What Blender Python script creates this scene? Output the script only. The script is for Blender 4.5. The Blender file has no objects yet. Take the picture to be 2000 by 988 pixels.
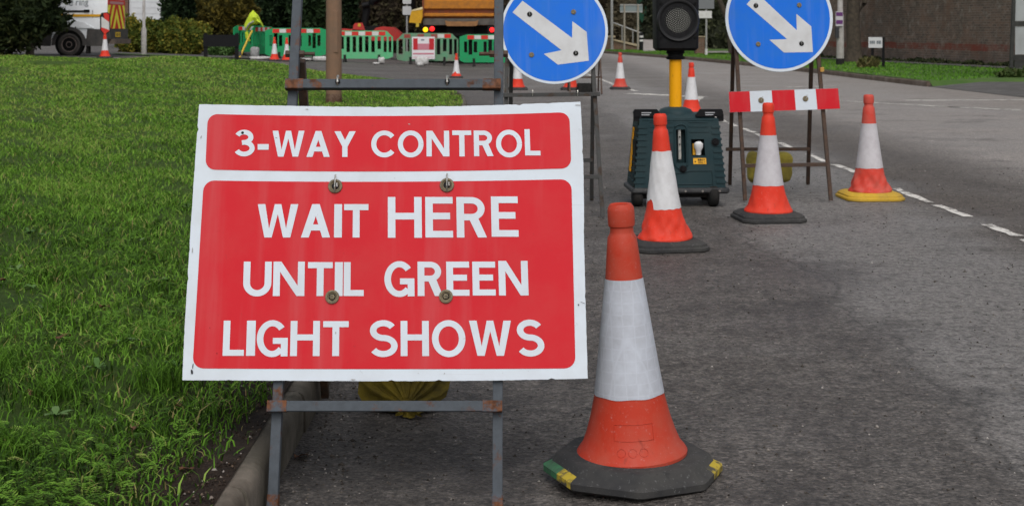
import bpy, bmesh, math, random
import numpy as np
from mathutils import Vector, Matrix
R = math.radians
sc = bpy.context.scene
col = sc.collection
# ------------------------------------------------------------------ camera, sky, sun, exposure
F, HOR, CX, HC = 2800.0, 58.0, 1000.0, 1.19      # focal length and horizon in photo pixels, eye height in metres
cam_d = bpy.data.cameras.new('camera'); cam = bpy.data.objects.new('camera', cam_d); col.objects.link(cam)
cam.location = (0, 0, HC); cam.rotation_euler = (R(90), 0, 0)
cam_d.sensor_width = 36; cam_d.lens = 36*F/2000; cam_d.shift_y = -(494-HOR)/2000
cam_d.clip_start = 0.1; cam_d.clip_end = 2000
cam_d.dof.use_dof = True; cam_d.dof.focus_distance = 4.3; cam_d.dof.aperture_fstop = 12
sc.camera = cam
SUN_EL, SUN_AZ = 52, 176                           # overcast: broad soft sun from behind the camera
world = bpy.data.worlds.new('World'); sc.world = world; world.use_nodes = True
wn = world.node_tree.nodes; wl = world.node_tree.links
sky = wn.new('ShaderNodeTexSky'); sky.sky_type = 'NISHITA'; sky.sun_disc = False
sky.sun_elevation = R(SUN_EL); sky.sun_rotation = R(SUN_AZ); sky.air_density = 1.0; sky.dust_density = 4.0; sky.ozone_density = 1.0
hsv = wn.new('ShaderNodeHueSaturation'); hsv.inputs['Saturation'].default_value = 0.30
wl.new(sky.outputs[0], hsv.inputs['Color']); wl.new(hsv.outputs[0], wn['Background'].inputs[0])
wn['Background'].inputs[1].default_value = 0.135
sun_d = bpy.data.lights.new('sun', 'SUN'); sun = bpy.data.objects.new('sun', sun_d); col.objects.link(sun)
sun_d.energy = 0.85; sun_d.angle = R(55); sun_d.color = (1.0, 0.975, 0.94)
sun.rotation_euler = (R(90-SUN_EL), 0, R(180-SUN_AZ)); sun.location = (0, -5, 20)
sc.view_settings.view_transform = 'Standard'; sc.view_settings.look = 'None'
sc.view_settings.exposure = 0.02; sc.view_settings.gamma = 1.0
try: sc.view_settings.use_curve_mapping = False
except Exception: pass
sc.cycles.max_bounces = 6; sc.cycles.diffuse_bounces = 3; sc.cycles.glossy_bounces = 3
sc.cycles.use_denoising = True

# ------------------------------------------------------------------ helpers
rnd = random.Random(7)
def S(a, b, x):
    t = min(1, max(0, (x-a)/(b-a))); return t*t*(3-2*t)
def gz(x, y):                                       # the side street climbs gently towards the left
    return 0.040*min(11, max(0.0, -x-1.8))*S(8, 40, y)
def rz(x, y):                                       # the road falls a little towards the gutter
    return gz(x, y)-.028*(1-S(-.02, .5, x))*(1-S(8, 20, y))
def at(px, py, d):                                  # photo pixel at a known distance -> place
    return Vector(((px-CX)*d/F, d, HC-(py-HOR)*d/F))
def on_plane(px, py, p0, n):
    r = Vector(((px-CX)/F, 1, -(py-HOR)/F)); c = Vector((0, 0, HC))
    return c + r*((p0-c).dot(n)/r.dot(n))

class NT:
    def __init__(s, name):
        s.m = bpy.data.materials.new(name); s.m.use_nodes = True
        s.t = s.m.node_tree; s.b = s.t.nodes['Principled BSDF']; s.b.inputs['Specular IOR Level'].default_value = .2
    def n(s, typ, **kw):
        x = s.t.nodes.new(typ)
        for k, v in kw.items():
            if k.startswith('i_'):
                x.inputs[k[2:].replace('_', ' ')].default_value = v
            else: setattr(x, k, v)
        return x
    def l(s, a, b): s.t.links.new(a, b)
    def noise(s, scale, detail=4, rough=.55, vec=None):
        x = s.n('ShaderNodeTexNoise'); x.inputs['Scale'].default_value = scale
        x.inputs['Detail'].default_value = detail; x.inputs['Roughness'].default_value = rough
        if vec is not None: s.l(vec, x.inputs['Vector'])
        return x.outputs['Fac']
    def ramp(s, fac, stops, interp='LINEAR'):
        x = s.n('ShaderNodeValToRGB'); e = x.color_ramp.elements; x.color_ramp.interpolation = interp
        while len(e) < len(stops): e.new(0.5)
        for i, (p, c) in enumerate(stops):
            e[i].position = p; e[i].color = (c, c, c, 1) if isinstance(c, (int, float)) else (*c[:3], 1)
        s.l(fac, x.inputs[0]); return x.outputs[0]
    def mix(s, fac, a, b, mode='MIX'):
        x = s.n('ShaderNodeMix', data_type='RGBA', blend_type=mode)
        for k, v in ((0, fac), (6, a), (7, b)):
            if isinstance(v, (int, float)) and k == 0: x.inputs[0].default_value = v
            elif isinstance(v, tuple): x.inputs[k].default_value = (*v[:3], 1)
            else: s.l(v, x.inputs[k])
        return x.outputs[2]
    def math(s, op, a, b=None):
        x = s.n('ShaderNodeMath', operation=op)
        for i, v in enumerate((a, b)):
            if v is None: continue
            if isinstance(v, (int, float)): x.inputs[i].default_value = v
            else: s.l(v, x.inputs[i])
        return x.outputs[0]
    def bump(s, h, strength=.3, dist=.005):
        x = s.n('ShaderNodeBump'); x.inputs['Strength'].default_value = strength; x.inputs['Distance'].default_value = dist
        s.l(h, x.inputs['Height']); s.l(x.outputs[0], s.b.inputs['Normal'])
    def col(s, c): s.l(c, s.b.inputs['Base Color'])
    def obj(s): return s.n('ShaderNodeTexCoord').outputs['Object']
    def pos(s): return s.n('ShaderNodeNewGeometry').outputs['Position']
MATS = {}
def mat(name, c, rough=.6, c2=None, scale=20, lo=.4, hi=.7, bump=0, bscale=200, bdist=.002, metal=0, spec=.25, c3=None, scale3=60, lo3=.6, hi3=.68):
    """colour c with patches of c2 (noise) and small marks of c3 (finer noise)"""
    if name in MATS: return MATS[name]
    t = NT(name); t.b.inputs['Roughness'].default_value = rough; t.b.inputs['Metallic'].default_value = metal
    t.b.inputs['Specular IOR Level'].default_value = spec
    t.b.inputs['Base Color'].default_value = (*c, 1)
    v = t.obj()
    out = None
    if c2:
        out = t.mix(t.ramp(t.noise(scale, 5, .6, v), [(lo, 0.), (hi, 1.)]), c, c2)
    if c3:
        out = t.mix(t.ramp(t.noise(scale3, 4, .65, v), [(lo3, 0.), (hi3, 1.)]), out if out else c, c3)
    if out: t.col(out)
    if bump: t.bump(t.noise(bscale, 3, .6, v), bump, bdist)
    MATS[name] = t.m; return t.m

class MB:
    def __init__(s): s.v = []; s.f = []; s.mi = []
    def add(s, vs, fs, mi=0):
        o = len(s.v); s.v += [tuple(v) for v in vs]; s.f += [tuple(i+o for i in f) for f in fs]; s.mi += [mi]*len(fs); return s
    def box(s, x0, x1, y0, y1, z0, z1, mi=0, bev=0):
        if bev:
            return s.frustum((x0, x1, y0, y1), z0, (x0, x1, y0, y1), z1, bev, mi)
        v = [(x, y, z) for z in (z0, z1) for x, y in ((x0, y0), (x1, y0), (x1, y1), (x0, y1))]
        return s.add(v, [(3, 2, 1, 0), (4, 5, 6, 7), (0, 1, 5, 4), (1, 2, 6, 5), (2, 3, 7, 6), (3, 0, 4, 7)], mi)
    def frustum(s, b, z0, t, z1, bev=.01, mi=0, seg=3):
        """rounded-corner rectangle b at z0 lofted to t at z1 with softened top and bottom edges"""
        def ring(r, z, ins):
            x0, x1, y0, y1 = r[0]+ins, r[1]-ins, r[2]+ins, r[3]-ins
            q = max(bev-ins*.4, bev*.4); o = []
            for cx, cy, a0 in ((x1-q, y1-q, 0), (x0+q, y1-q, 90), (x0+q, y0+q, 180), (x1-q, y0+q, 270)):
                for k in range(seg+1):
                    a = R(a0+90*k/seg); o.append((cx+q*math.cos(a), cy+q*math.sin(a), z))
            return o
        k = bev*.6; zz = bev*.6
        rings = [ring(b, z0, k), ring(b, z0+zz, 0), ring(t, z1-zz, 0), ring(t, z1-zz*.3, k*.45), ring(t, z1, k)]
        return s.loft(rings, True, mi)
    def loft(s, rings, caps=True, mi=0, closed=True):
        n = len(rings[0]); v = [p for r in rings for p in r]; f = []
        for i in range(len(rings)-1):
            for j in range(n if closed else n-1):
                a, b = i*n+j, i*n+(j+1) % n
                f.append((a, b, b+n, a+n))
        if caps: f.append(tuple(range(n-1, -1, -1))); f.append(tuple((len(rings)-1)*n+j for j in range(n)))
        return s.add(v, f, mi)
    def bar(s, p, q, w, h=None, mi=0, up=(0, 0, 1)):
        """square tube from p to q; w across, h along 'up'"""
        p, q = Vector(p), Vector(q); h = h or w; d = (q-p).normalized(); u = Vector(up)
        if abs(d.dot(u)) > .95: u = Vector((0, 1, 0))
        a = d.cross(u).normalized(); b = a.cross(d).normalized(); c = .12
        sec = []
        for x, y in ((1, 1-c), (1-c, 1), (-1+c, 1), (-1, 1-c), (-1, -1+c), (-1+c, -1), (1-c, -1), (1, -1+c)): sec.append(a*(x*w/2)+b*(y*h/2))
        sec = sec[::-1]
        return s.loft([[p+k for k in sec][::-1], [q+k for k in sec][::-1]], True, mi)
    def tube(s, pts, r, n=10, mi=0, caps=True):
        pts = [Vector(p) for p in pts]; rr = r if isinstance(r, (list, tuple)) else [r]*len(pts); rings = []
        for i, p in enumerate(pts):
            d = (pts[min(i+1, len(pts)-1)]-pts[max(i-1, 0)]).normalized()
            u = Vector((0, 0, 1)) if abs(d.z) < .9 else Vector((1, 0, 0))
            a = d.cross(u).normalized(); b = a.cross(d)
            rings.append([p+(a*math.cos(2*math.pi*k/n)+b*math.sin(2*math.pi*k/n))*rr[i] for k in range(n)][::-1])
        return s.loft(rings, caps, mi)
    def lathe(s, prof, n=32, c=(0, 0, 0), mi=0, caps=True, f=None):
        rings = []
        for z, r in prof:
            g = []
            for k in range(n):
                a = 2*math.pi*k/n; q = r*(f(a, z) if f else 1); g.append((c[0]+q*math.cos(a), c[1]+q*math.sin(a), c[2]+z))
            rings.append(g)
        return s.loft(rings, caps, mi)
    def prism(s, poly, fn, t0, t1, mi=0):
        """2-D outline poly, fn(u, v, t) -> point; solid between t0 and t1"""
        n = len(poly); v = [fn(u, w, t) for t in (t0, t1) for u, w in poly]
        f = [tuple(range(n))[::-1], tuple(range(n, 2*n))] + [(i, (i+1) % n, (i+1) % n+n, i+n) for i in range(n)]
        return s.add(v, f, mi)
    def holed(s, xs, zs, holes, y0, y1, fn=None, mi=0, back=True):
        """panel in x,z split at xs, zs with the listed cells left open"""
        fn = fn or (lambda x, y, z: (x, y, z)); nx, nz = len(xs)-1, len(zs)-1
        solid = lambda i, j: 0 <= i < nx and 0 <= j < nz and (i, j) not in holes
        for i in range(nx):
            for j in range(nz):
                if not solid(i, j): continue
                a, b, c, d = xs[i], xs[i+1], zs[j], zs[j+1]
                s.add([fn(a, y0, c), fn(b, y0, c), fn(b, y0, d), fn(a, y0, d)], [(0, 1, 2, 3)], mi)
                if back: s.add([fn(a, y1, c), fn(b, y1, c), fn(b, y1, d), fn(a, y1, d)], [(3, 2, 1, 0)], mi)
                for (di, dj, p, q) in ((-1, 0, (a, d), (a, c)), (1, 0, (b, c), (b, d)), (0, -1, (a, c), (b, c)), (0, 1, (b, d), (a, d))):
                    if not solid(i+di, j+dj):
                        s.add([fn(p[0], y0, p[1]), fn(p[0], y1, p[1]), fn(q[0], y1, q[1]), fn(q[0], y0, q[1])], [(0, 1, 2, 3)], mi)
        return s
    def mesh(s, name, mats, smooth=False, off=None):
        me = bpy.data.meshes.new(name)
        v = s.v if off is None else [(p[0]-off[0], p[1]-off[1], p[2]-off[2]) for p in s.v]
        me.from_pydata(v, [], s.f)
        for m in (mats if isinstance(mats, (list, tuple)) else [mats]): me.materials.append(m)
        if any(s.mi): me.polygons.foreach_set('material_index', s.mi)
        bm = bmesh.new(); bm.from_mesh(me); bmesh.ops.remove_doubles(bm, verts=bm.verts, dist=1e-5)
        bmesh.ops.recalc_face_normals(bm, faces=bm.faces); bm.to_mesh(me); bm.free()
        if smooth:
            me.polygons.foreach_set('use_smooth', [True]*len(me.polygons))
            me.set_sharp_from_angle(angle=R(smooth if smooth is not True else 40))
        return me
    def build(s, name, mats, parent=None, smooth=False, world=False, label=None):
        off = None
        if world and parent is not None:
            r = parent
            while r.parent: r = r.parent
            off = r.location
        o = bpy.data.objects.new(name, s.mesh(name, mats, smooth, off)); col.objects.link(o); o.parent = parent
        if label: o['label'] = label
        return o
def tag(o, label=None, cat=None, group=None, kind=None):
    for k, v in (('label', label), ('category', cat), ('group', group), ('kind', kind)):
        if v: o[k] = v
    return o
def thing(name, label, cat, loc=(0, 0, 0), rz=0, group=None):
    o = bpy.data.objects.new(name, None); col.objects.link(o); o.location = loc; o.rotation_euler = (0, 0, rz)
    o.empty_display_size = .1
    return tag(o, label, cat, group)
def copy_tree(o, parent=None):
    c = o.copy(); col.objects.link(c); c.parent = parent
    for ch in list(o.children): copy_tree(ch, c)
    return c
def np_mesh(name, V, Fa, m, parent=None, attr=None, smooth=False, off=None):
    me = bpy.data.meshes.new(name); V = np.asarray(V, np.float32)
    if off is not None: V = V-np.array(off, np.float32)
    Fa = np.asarray(Fa, np.int32); k = Fa.shape[1]
    me.vertices.add(len(V)); me.vertices.foreach_set('co', V.ravel())
    me.loops.add(Fa.size); me.loops.foreach_set('vertex_index', Fa.ravel())
    me.polygons.add(len(Fa)); me.polygons.foreach_set('loop_start', np.arange(0, Fa.size, k, dtype=np.int32))
    if attr is not None:
        a = me.attributes.new('tone', 'FLOAT', 'POINT'); a.data.foreach_set('value', np.asarray(attr, np.float32))
    me.update(calc_edges=True); me.materials.append(m)
    if smooth: me.polygons.foreach_set('use_smooth', [True]*len(me.polygons))
    o = bpy.data.objects.new(name, me); col.objects.link(o); o.parent = parent
    return o
# lettering: the built-in sans font, thickened, as flat polygons fitted into a box
_glyph = {}
def glyph(ch, off):
    k = (ch, off)
    if k not in _glyph:
        cu = bpy.data.curves.new('t', 'FONT'); cu.body = ch; cu.size = 1; cu.offset = off; cu.resolution_u = 6
        o = bpy.data.objects.new('t', cu); col.objects.link(o); bpy.context.view_layer.update()
        me = bpy.data.meshes.new_from_object(o.evaluated_get(bpy.context.evaluated_depsgraph_get()))
        v = [(p.co.x, p.co.y) for p in me.vertices]; f = [tuple(p.vertices) for p in me.polygons]
        bpy.data.objects.remove(o); bpy.data.meshes.remove(me); bpy.data.curves.remove(cu)
        xs = [p[0] for p in v]; ys = [p[1] for p in v]; a, b, c, d = min(xs), max(xs), min(ys), max(ys)
        _glyph[k] = ([((x-a)/max(b-a, 1e-6), (y-c)/max(d-c, 1e-6)) for x, y in v], f)
    return _glyph[k]
def text(mb, ch, fn, off=.02, mi=0):
    v, f = glyph(ch, off); return mb.add([fn(u, w) for u, w in v], f, mi)

# road-sign capitals drawn from strokes of even weight; x, y in pixels of the letter's box, y up
def caps(ch, w, h, t):
    P = []; th = t*1.06; b = t*.88; cx = w/2
    poly = lambda pts, k=0: P.append((pts, [tuple(range(len(pts)))], k))
    def strip(pts, k=0, half=None):
        half = half or t*.48; v = []; n = len(pts)
        for i in range(n):
            (x0, y0), (x1, y1) = pts[max(i-1, 0)], pts[min(i+1, n-1)]; L = math.hypot(x1-x0, y1-y0); nx, ny = -(y1-y0)/L*half, (x1-x0)/L*half
            v += [(pts[i][0]+nx, pts[i][1]+ny*.93), (pts[i][0]-nx, pts[i][1]-ny*.93)]
        P.append((v, [(2*i, 2*i+1, 2*i+3, 2*i+2) for i in range(n-1)], k))
    def arc(x, y, a, bb, d0, d1, n=36): return [(x+a*math.cos(R(d0+(d1-d0)*i/n)), y+bb*math.sin(R(d0+(d1-d0)*i/n))) for i in range(n+1)]
    if ch in 'I-': poly([(0, 0), (w, 0), (w, h), (0, h)])
    elif ch == 'L': poly([(0, 0), (w, 0), (w, b), (t, b), (t, h), (0, h)])
    elif ch == 'T': poly([(cx-t/2, 0), (cx+t/2, 0), (cx+t/2, h-b), (w, h-b), (w, h), (0, h), (0, h-b), (cx-t/2, h-b)])
    elif ch == 'H': m0, m1 = h*.53-b/2, h*.53+b/2; poly([(0, 0), (t, 0), (t, m0), (w-t, m0), (w-t, 0), (w, 0), (w, h), (w-t, h), (w-t, m1), (t, m1), (t, h), (0, h)])
    elif ch == 'E': m0, m1 = h*.53-b/2, h*.53+b/2; poly([(0, 0), (w, 0), (w, b), (t, b), (t, m0), (w*.9, m0), (w*.9, m1), (t, m1), (t, h-b), (w, h-b), (w, h), (0, h)])
    elif ch == 'N': poly([(0, 0), (t, 0), (t, h*.70), (w-1.15*t, 0), (w, 0), (w, h), (w-t, h), (w-t, h*.30), (1.15*t, h), (0, h)])
    elif ch == 'W': poly([(0, h), (1.05*th, h), (.292*w, .27*h), (cx-.46*th, h), (cx+.46*th, h), (.708*w, .27*h), (w-1.05*th, h), (w, h), (.728*w+.5*th, 0), (.728*w-.5*th, 0), (cx, .70*h), (.272*w+.5*th, 0), (.272*w-.5*th, 0)])
    elif ch == 'A':
        poly([(0, 0), (1.08*th, 0), (cx+.52*th, h), (cx-.52*th, h)]); poly([(w, 0), (cx+.52*th, h), (cx-.52*th, h), (w-1.08*th, 0)], 1); poly([(.2*w, .21*h), (.8*w, .21*h), (.73*w, .21*h+b), (.27*w, .21*h+b)], 2)
    elif ch == 'Y': poly([(0, h), (1.12*th, h), (cx+.5*t, .46*h), (cx-.5*t, .40*h)]); poly([(w, h), (cx+.5*t, .40*h), (cx-.5*t, .46*h), (w-1.12*th, h)], 1); poly([(cx-t/2, 0), (cx+t/2, 0), (cx+t/2, .46*h), (cx-t/2, .46*h)], 2)
    elif ch == 'O': strip(arc(cx, h/2, cx-t/2, h/2-t*.45, 0, 360, 56))
    elif ch == 'C': strip(arc(cx*1.08, h/2, cx*1.08-t/2, h/2-t*.45, 40, 320, 44))
    elif ch == 'G': strip(arc(cx, h/2, cx-t/2, h/2-t*.45, 40, 318, 44)); poly([(w-t, .02*h), (w, .02*h), (w, .52*h), (w-t, .52*h)], 1); poly([(.52*w, .52*h-b), (w-.2*t, .52*h-b), (w-.2*t, .52*h), (.52*w, .52*h)], 2)
    elif ch == 'U': r = w/2; strip([(t/2, h)]+arc(cx, r*.95, r-t/2, r*.95-t*.45, 180, 360, 30)+[(w-t/2, h)], 0, t/2)
    elif ch == 'S':
        bu = (h-t*.9)*.24; bl = (h-t*.9)*.26; strip(arc(cx, h-t*.45-bu, .46*(w-t), bu, 28, 270, 30)[:-1]+arc(cx, t*.45+bl, .5*(w-t), bl, 90, -150, 30))
    elif ch == '3':
        bu = (h-t*.9)*.235; bl = (h-t*.9)*.265; strip(arc(cx*.94, h-t*.45-bu, .44*(w-t), bu, 158, -90, 26)); strip(arc(cx, t*.45+bl, .5*(w-t), bl, 108, -156, 28), 1)
    elif ch == 'R':
        hm = .42*h; xm = .5*w; ry = (h-hm)/2; rx = .95*w-xm; poly([(0, 0), (t, 0), (t, h), (0, h)])
        strip([(t*.5, h-b/2)]+arc(xm, hm+ry, rx-t/2, ry-b/2, 90, -90, 22)+[(t*.5, hm+b/2)], 1, b/2*1.04); poly([(.40*w, hm+b*.4), (w-1.18*t, 0), (w, 0), (.40*w+1.25*t, hm+b*.4)], 2)
    return P
# ------------------------------------------------------------------ materials
def foliage(name, cs, rough=.7, trans=True):
    t = NT(name); a = t.n('ShaderNodeAttribute', attribute_name='tone')
    c = t.ramp(a.outputs['Fac'], [(i/(len(cs)-1), x) for i, x in enumerate(cs)])
    t.col(c); t.b.inputs['Roughness'].default_value = rough; t.b.inputs['Specular IOR Level'].default_value = .12
    return t.m
def ground_asphalt():
    t = NT('asphalt'); p = t.pos(); sx = t.n('ShaderNodeSeparateXYZ'); t.l(p, sx.inputs[0]); X = sx.outputs[0]; Y = sx.outputs[1]
    big = t.noise(.55, 5, .6, p); med = t.noise(3.5, 6, .65, p); fine = t.noise(48, 6, .75, p); mid = t.noise(17, 5, .7, p)
    vor = t.n('ShaderNodeTexVoronoi'); vor.inputs['Scale'].default_value = 85; t.l(p, vor.inputs['Vector'])
    base = t.mix(t.ramp(med, [(.3, 0.), (.72, 1.)]), (.092, .080, .072), (.165, .147, .132))
    # worn, paler and smoother wheel strip between the gritty gutter side and the edge line
    xs = t.math('ADD', X, t.math('MULTIPLY', t.math('SUBTRACT', big, .5), 1.1))
    strip = t.ramp(t.math('MULTIPLY', xs, .1), [(.125, 0.), (.150, 1.), (.265, 1.), (.30, 0.)])
    base = t.mix(t.math('MULTIPLY', strip, .75), base, (.275, .260, .247))
    # main carriageway: greyer, with brown dirt along the edge line and mud towards the far kerb
    lane = t.ramp(t.math('MULTIPLY', xs, .1), [(.36, 0.), (.46, 1.), (1., 1.)])
    carr = t.mix(t.ramp(t.noise(1.1, 5, .6, p), [(.35, 0.), (.7, 1.)]), (.285, .258, .238), (.35, .315, .29))
    base = t.mix(lane, base, carr)
    seam = t.math('ABSOLUTE', t.math('SUBTRACT', xs, 1.36))
    base = t.mix(t.ramp(seam, [(.0, .55), (.02, .0)]), base, (.03, .028, .026))
    blot = t.noise(1.05, 6, .72, p)
    base = t.mix(t.ramp(blot, [(.34, .60), (.47, 0.)]), base, (.052, .046, .042))
    base = t.mix(t.ramp(blot, [(.53, 0.), (.66, .38)]), base, (.225, .21, .195))
    edge = t.ramp(t.math('MULTIPLY', xs, .1), [(.25, 0.), (.31, 1.), (.36, .6), (.44, 0.)])
    base = t.mix(t.math('MULTIPLY', edge, .6), base, (.125, .100, .080))
    mud = t.ramp(t.math('MULTIPLY', xs, .1), [(.68, 0.), (.82, 1.)])
    base = t.mix(t.math('MULTIPLY', mud, .6), base, (.24, .20, .16))
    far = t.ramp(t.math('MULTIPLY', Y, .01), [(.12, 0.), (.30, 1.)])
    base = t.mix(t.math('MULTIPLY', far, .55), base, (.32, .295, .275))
    # gutter: dark damp silt
    gut = t.ramp(t.math('ADD', X, t.math('MULTIPLY', med, .5)), [(-.0, 1.), (.35, 0.)])
    base = t.mix(t.math('MULTIPLY', gut, .45), base, (.040, .034, .030))
    base = t.mix(t.math('MULTIPLY', t.ramp(mid, [(.36, .55), (.52, 0.)]), t.math('SUBTRACT', 1., t.math('MULTIPLY', lane, .75))), base, (.030, .027, .024))
    base = t.mix(t.ramp(mid, [(.54, 0.), (.70, .35)]), base, (.26, .235, .21))
    vs = t.n('ShaderNodeTexVoronoi'); vs.inputs['Scale'].default_value = 105; t.l(p, vs.inputs['Vector'])
    sp = t.n('ShaderNodeSeparateColor'); t.l(vs.outputs['Color'], sp.inputs[0])
    base = t.mix(t.math('SUBTRACT', 1., t.math('MULTIPLY', strip, .6)), base, t.ramp(sp.outputs[0], [(0., .55), (.5, .92), (.85, 1.15), (1., 1.55)]), 'MULTIPLY')
    # aggregate: dark binder and pale chips
    base = t.mix(t.math('MULTIPLY', t.ramp(fine, [(.36, .75), (.52, 0.)]), t.math('SUBTRACT', 1., t.math('MULTIPLY', lane, .6))), base, (.020, .018, .017))
    chip = t.ramp(vor.outputs['Distance'], [(.0, 1.), (.22, 0.)])
    sel = t.ramp(t.noise(38, 2, .5, p), [(.50, 0.), (.66, 1.)])
    base = t.mix(t.math('MULTIPLY', t.math('MULTIPLY', chip, sel), .8), base, (.40, .37, .34))
    t.col(base)
    t.l(t.ramp(big, [(.35, .50), (.65, .78)]), t.b.inputs['Roughness'])
    t.b.inputs['Specular IOR Level'].default_value = .3
    h = t.math('ADD', fine, t.math('MULTIPLY', vor.outputs['Distance'], .9))
    t.bump(h, 1.0, .008)
    return t.m
def ground_soil():
    t = NT('soil'); p = t.pos(); a = t.noise(9, 6, .7, p)
    c = t.mix(t.ramp(a, [(.35, 0.), (.7, 1.)]), (.022, .015, .011), (.085, .060, .043))
    sx = t.n('ShaderNodeSeparateXYZ'); t.l(p, sx.inputs[0])
    g = t.math('ADD', t.math('MULTIPLY', sx.outputs[0], -1.), t.math('MULTIPLY', t.noise(1.4, 4, .6, p), .5))
    k = t.ramp(t.math('MULTIPLY', g, .5), [(.56, 0.), (.68, 1.)])
    gr = t.mix(t.ramp(t.noise(5, 5, .65, p), [(.3, 0.), (.7, 1.)]), (.045, .10, .012), (.085, .135, .022))
    t.col(t.mix(k, c, gr)); t.b.inputs['Roughness'].default_value = .95
    t.bump(t.noise(45, 6, .75, p), 1.0, .05); return t.m
def concrete(name, a, b, dirt):
    t = NT(name); p = t.pos()
    c = t.mix(t.ramp(t.noise(7, 6, .65, p), [(.35, 0.), (.7, 1.)]), a, b)
    sz = t.n('ShaderNodeSeparateXYZ'); t.l(p, sz.inputs[0])
    c = t.mix(t.ramp(t.noise(2.6, 6, .7, p), [(.36, 0.), (.58, .9)]), c, dirt)
    t.col(c); t.b.inputs['Roughness'].default_value = .9; t.bump(t.noise(160, 5, .7, p), .5, .004); return t.m
def brick_mat(name, c1, c2, mortar, band=None):
    t = NT(name); o = t.obj(); s3 = t.n('ShaderNodeSeparateXYZ'); t.l(o, s3.inputs[0]); cb = t.n('ShaderNodeCombineXYZ')
    t.l(t.math('ADD', s3.outputs[0], s3.outputs[1]), cb.inputs[0]); t.l(s3.outputs[2], cb.inputs[1])
    b = t.n('ShaderNodeTexBrick'); t.l(cb.outputs[0], b.inputs['Vector'])
    for k, v in (('Scale', 1.), ('Brick Width', .225), ('Row Height', .075), ('Mortar Size', .008), ('Bias', 0.)): b.inputs[k].default_value = v
    b.inputs['Color1'].default_value = (*c1, 1); b.inputs['Color2'].default_value = (*c2, 1); b.inputs['Mortar'].default_value = (*mortar, 1)
    c = t.mix(t.ramp(t.noise(1.2, 6, .7, o), [(.35, 0.), (.7, .8)]), b.outputs['Color'], (.10, .085, .070))
    c = t.mix(t.ramp(t.noise(4.5, 5, .75, o), [(.52, 0.), (.68, .8)]), c, (.30, .26, .225))
    c = t.mix(t.ramp(t.noise(2.2, 6, .8, o), [(.52, 0.), (.66, .5)]), c, (.075, .060, .050))
    c = t.mix(t.ramp(t.noise(.9, 6, .75, o), [(.50, 0.), (.68, .55)]), c, (.19, .105, .068))
    if band:
        w = t.math('ADD', s3.outputs[2], t.math('MULTIPLY', t.noise(1.6, 3, .6, o), .10))
        k = t.ramp(t.math('MULTIPLY', w, .5), [(band[0]/2-.002, 0.), (band[0]/2, 1.), (band[1]/2, 1.), (band[1]/2+.002, 0.)])
        c = t.mix(t.math('MULTIPLY', k, t.ramp(t.noise(2.4, 5, .7, o), [(.38, .1), (.6, .8)])), c, (.20, .045, .03))
        k2 = t.ramp(t.math('MULTIPLY', w, .5), [(0., 1.), (band[0]/2, .0)])
        c = t.mix(t.math('MULTIPLY', k2, .5), c, (.10, .09, .08))
    t.col(c); t.b.inputs['Roughness'].default_value = .95; t.bump(b.outputs['Fac'], -.4, .01); return t.m
def plastic(name, c, dirt=(.3, .24, .2), amt=.45, rough=.5, scuff=1.0, dscale=7):
    """moulded plastic or rubber with a film of road dirt and fine scuffs"""
    if name in MATS: return MATS[name]
    t = NT(name); o = t.obj()
    x = t.mix(t.ramp(t.noise(dscale, 6, .65, o), [(.40, 0.), (.75, amt)]), c, dirt)
    x = t.mix(t.ramp(t.noise(95, 4, .7, o), [(.60, 0.), (.72, .35*scuff)]), x, tuple(min(1, k*.5+.28) for k in c))
    mp = t.n('ShaderNodeMapping'); mp.inputs['Scale'].default_value = (30, 30, 9); t.l(o, mp.inputs['Vector'])
    x = t.mix(t.ramp(t.noise(1., 5, .7, mp.outputs[0]), [(.60, 0.), (.70, .55)]), x, tuple(k*.38+.012 for k in c))
    t.col(x); t.l(t.ramp(t.noise(11, 4, .6, o), [(.3, rough-.12), (.7, rough+.2)]), t.b.inputs['Roughness'])
    t.b.inputs['Specular IOR Level'].default_value = .22
    t.bump(t.noise(130, 4, .6, o), .12, .002); MATS[name] = t.m; return t.m
def steel(name, paint, rust, lo=.52, hi=.6, scale=16):
    t = NT(name); o = t.obj(); n = t.noise(scale, 7, .72, o)
    k = t.ramp(n, [(lo, 0.), (hi, 1.)])
    r2 = t.mix(t.ramp(t.noise(60, 4, .6, o), [(.4, 0.), (.65, 1.)]), rust, tuple(x*.4 for x in rust))
    pt = t.mix(t.ramp(t.noise(45, 5, .7, o), [(.4, 0.), (.7, .6)]), paint, tuple(x*.62 for x in paint))
    t.col(t.mix(k, pt, r2)); t.b.inputs['Roughness'].default_value = .62; t.bump(t.noise(90, 5, .7, o), .25, .002)
    return t.m
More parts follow.
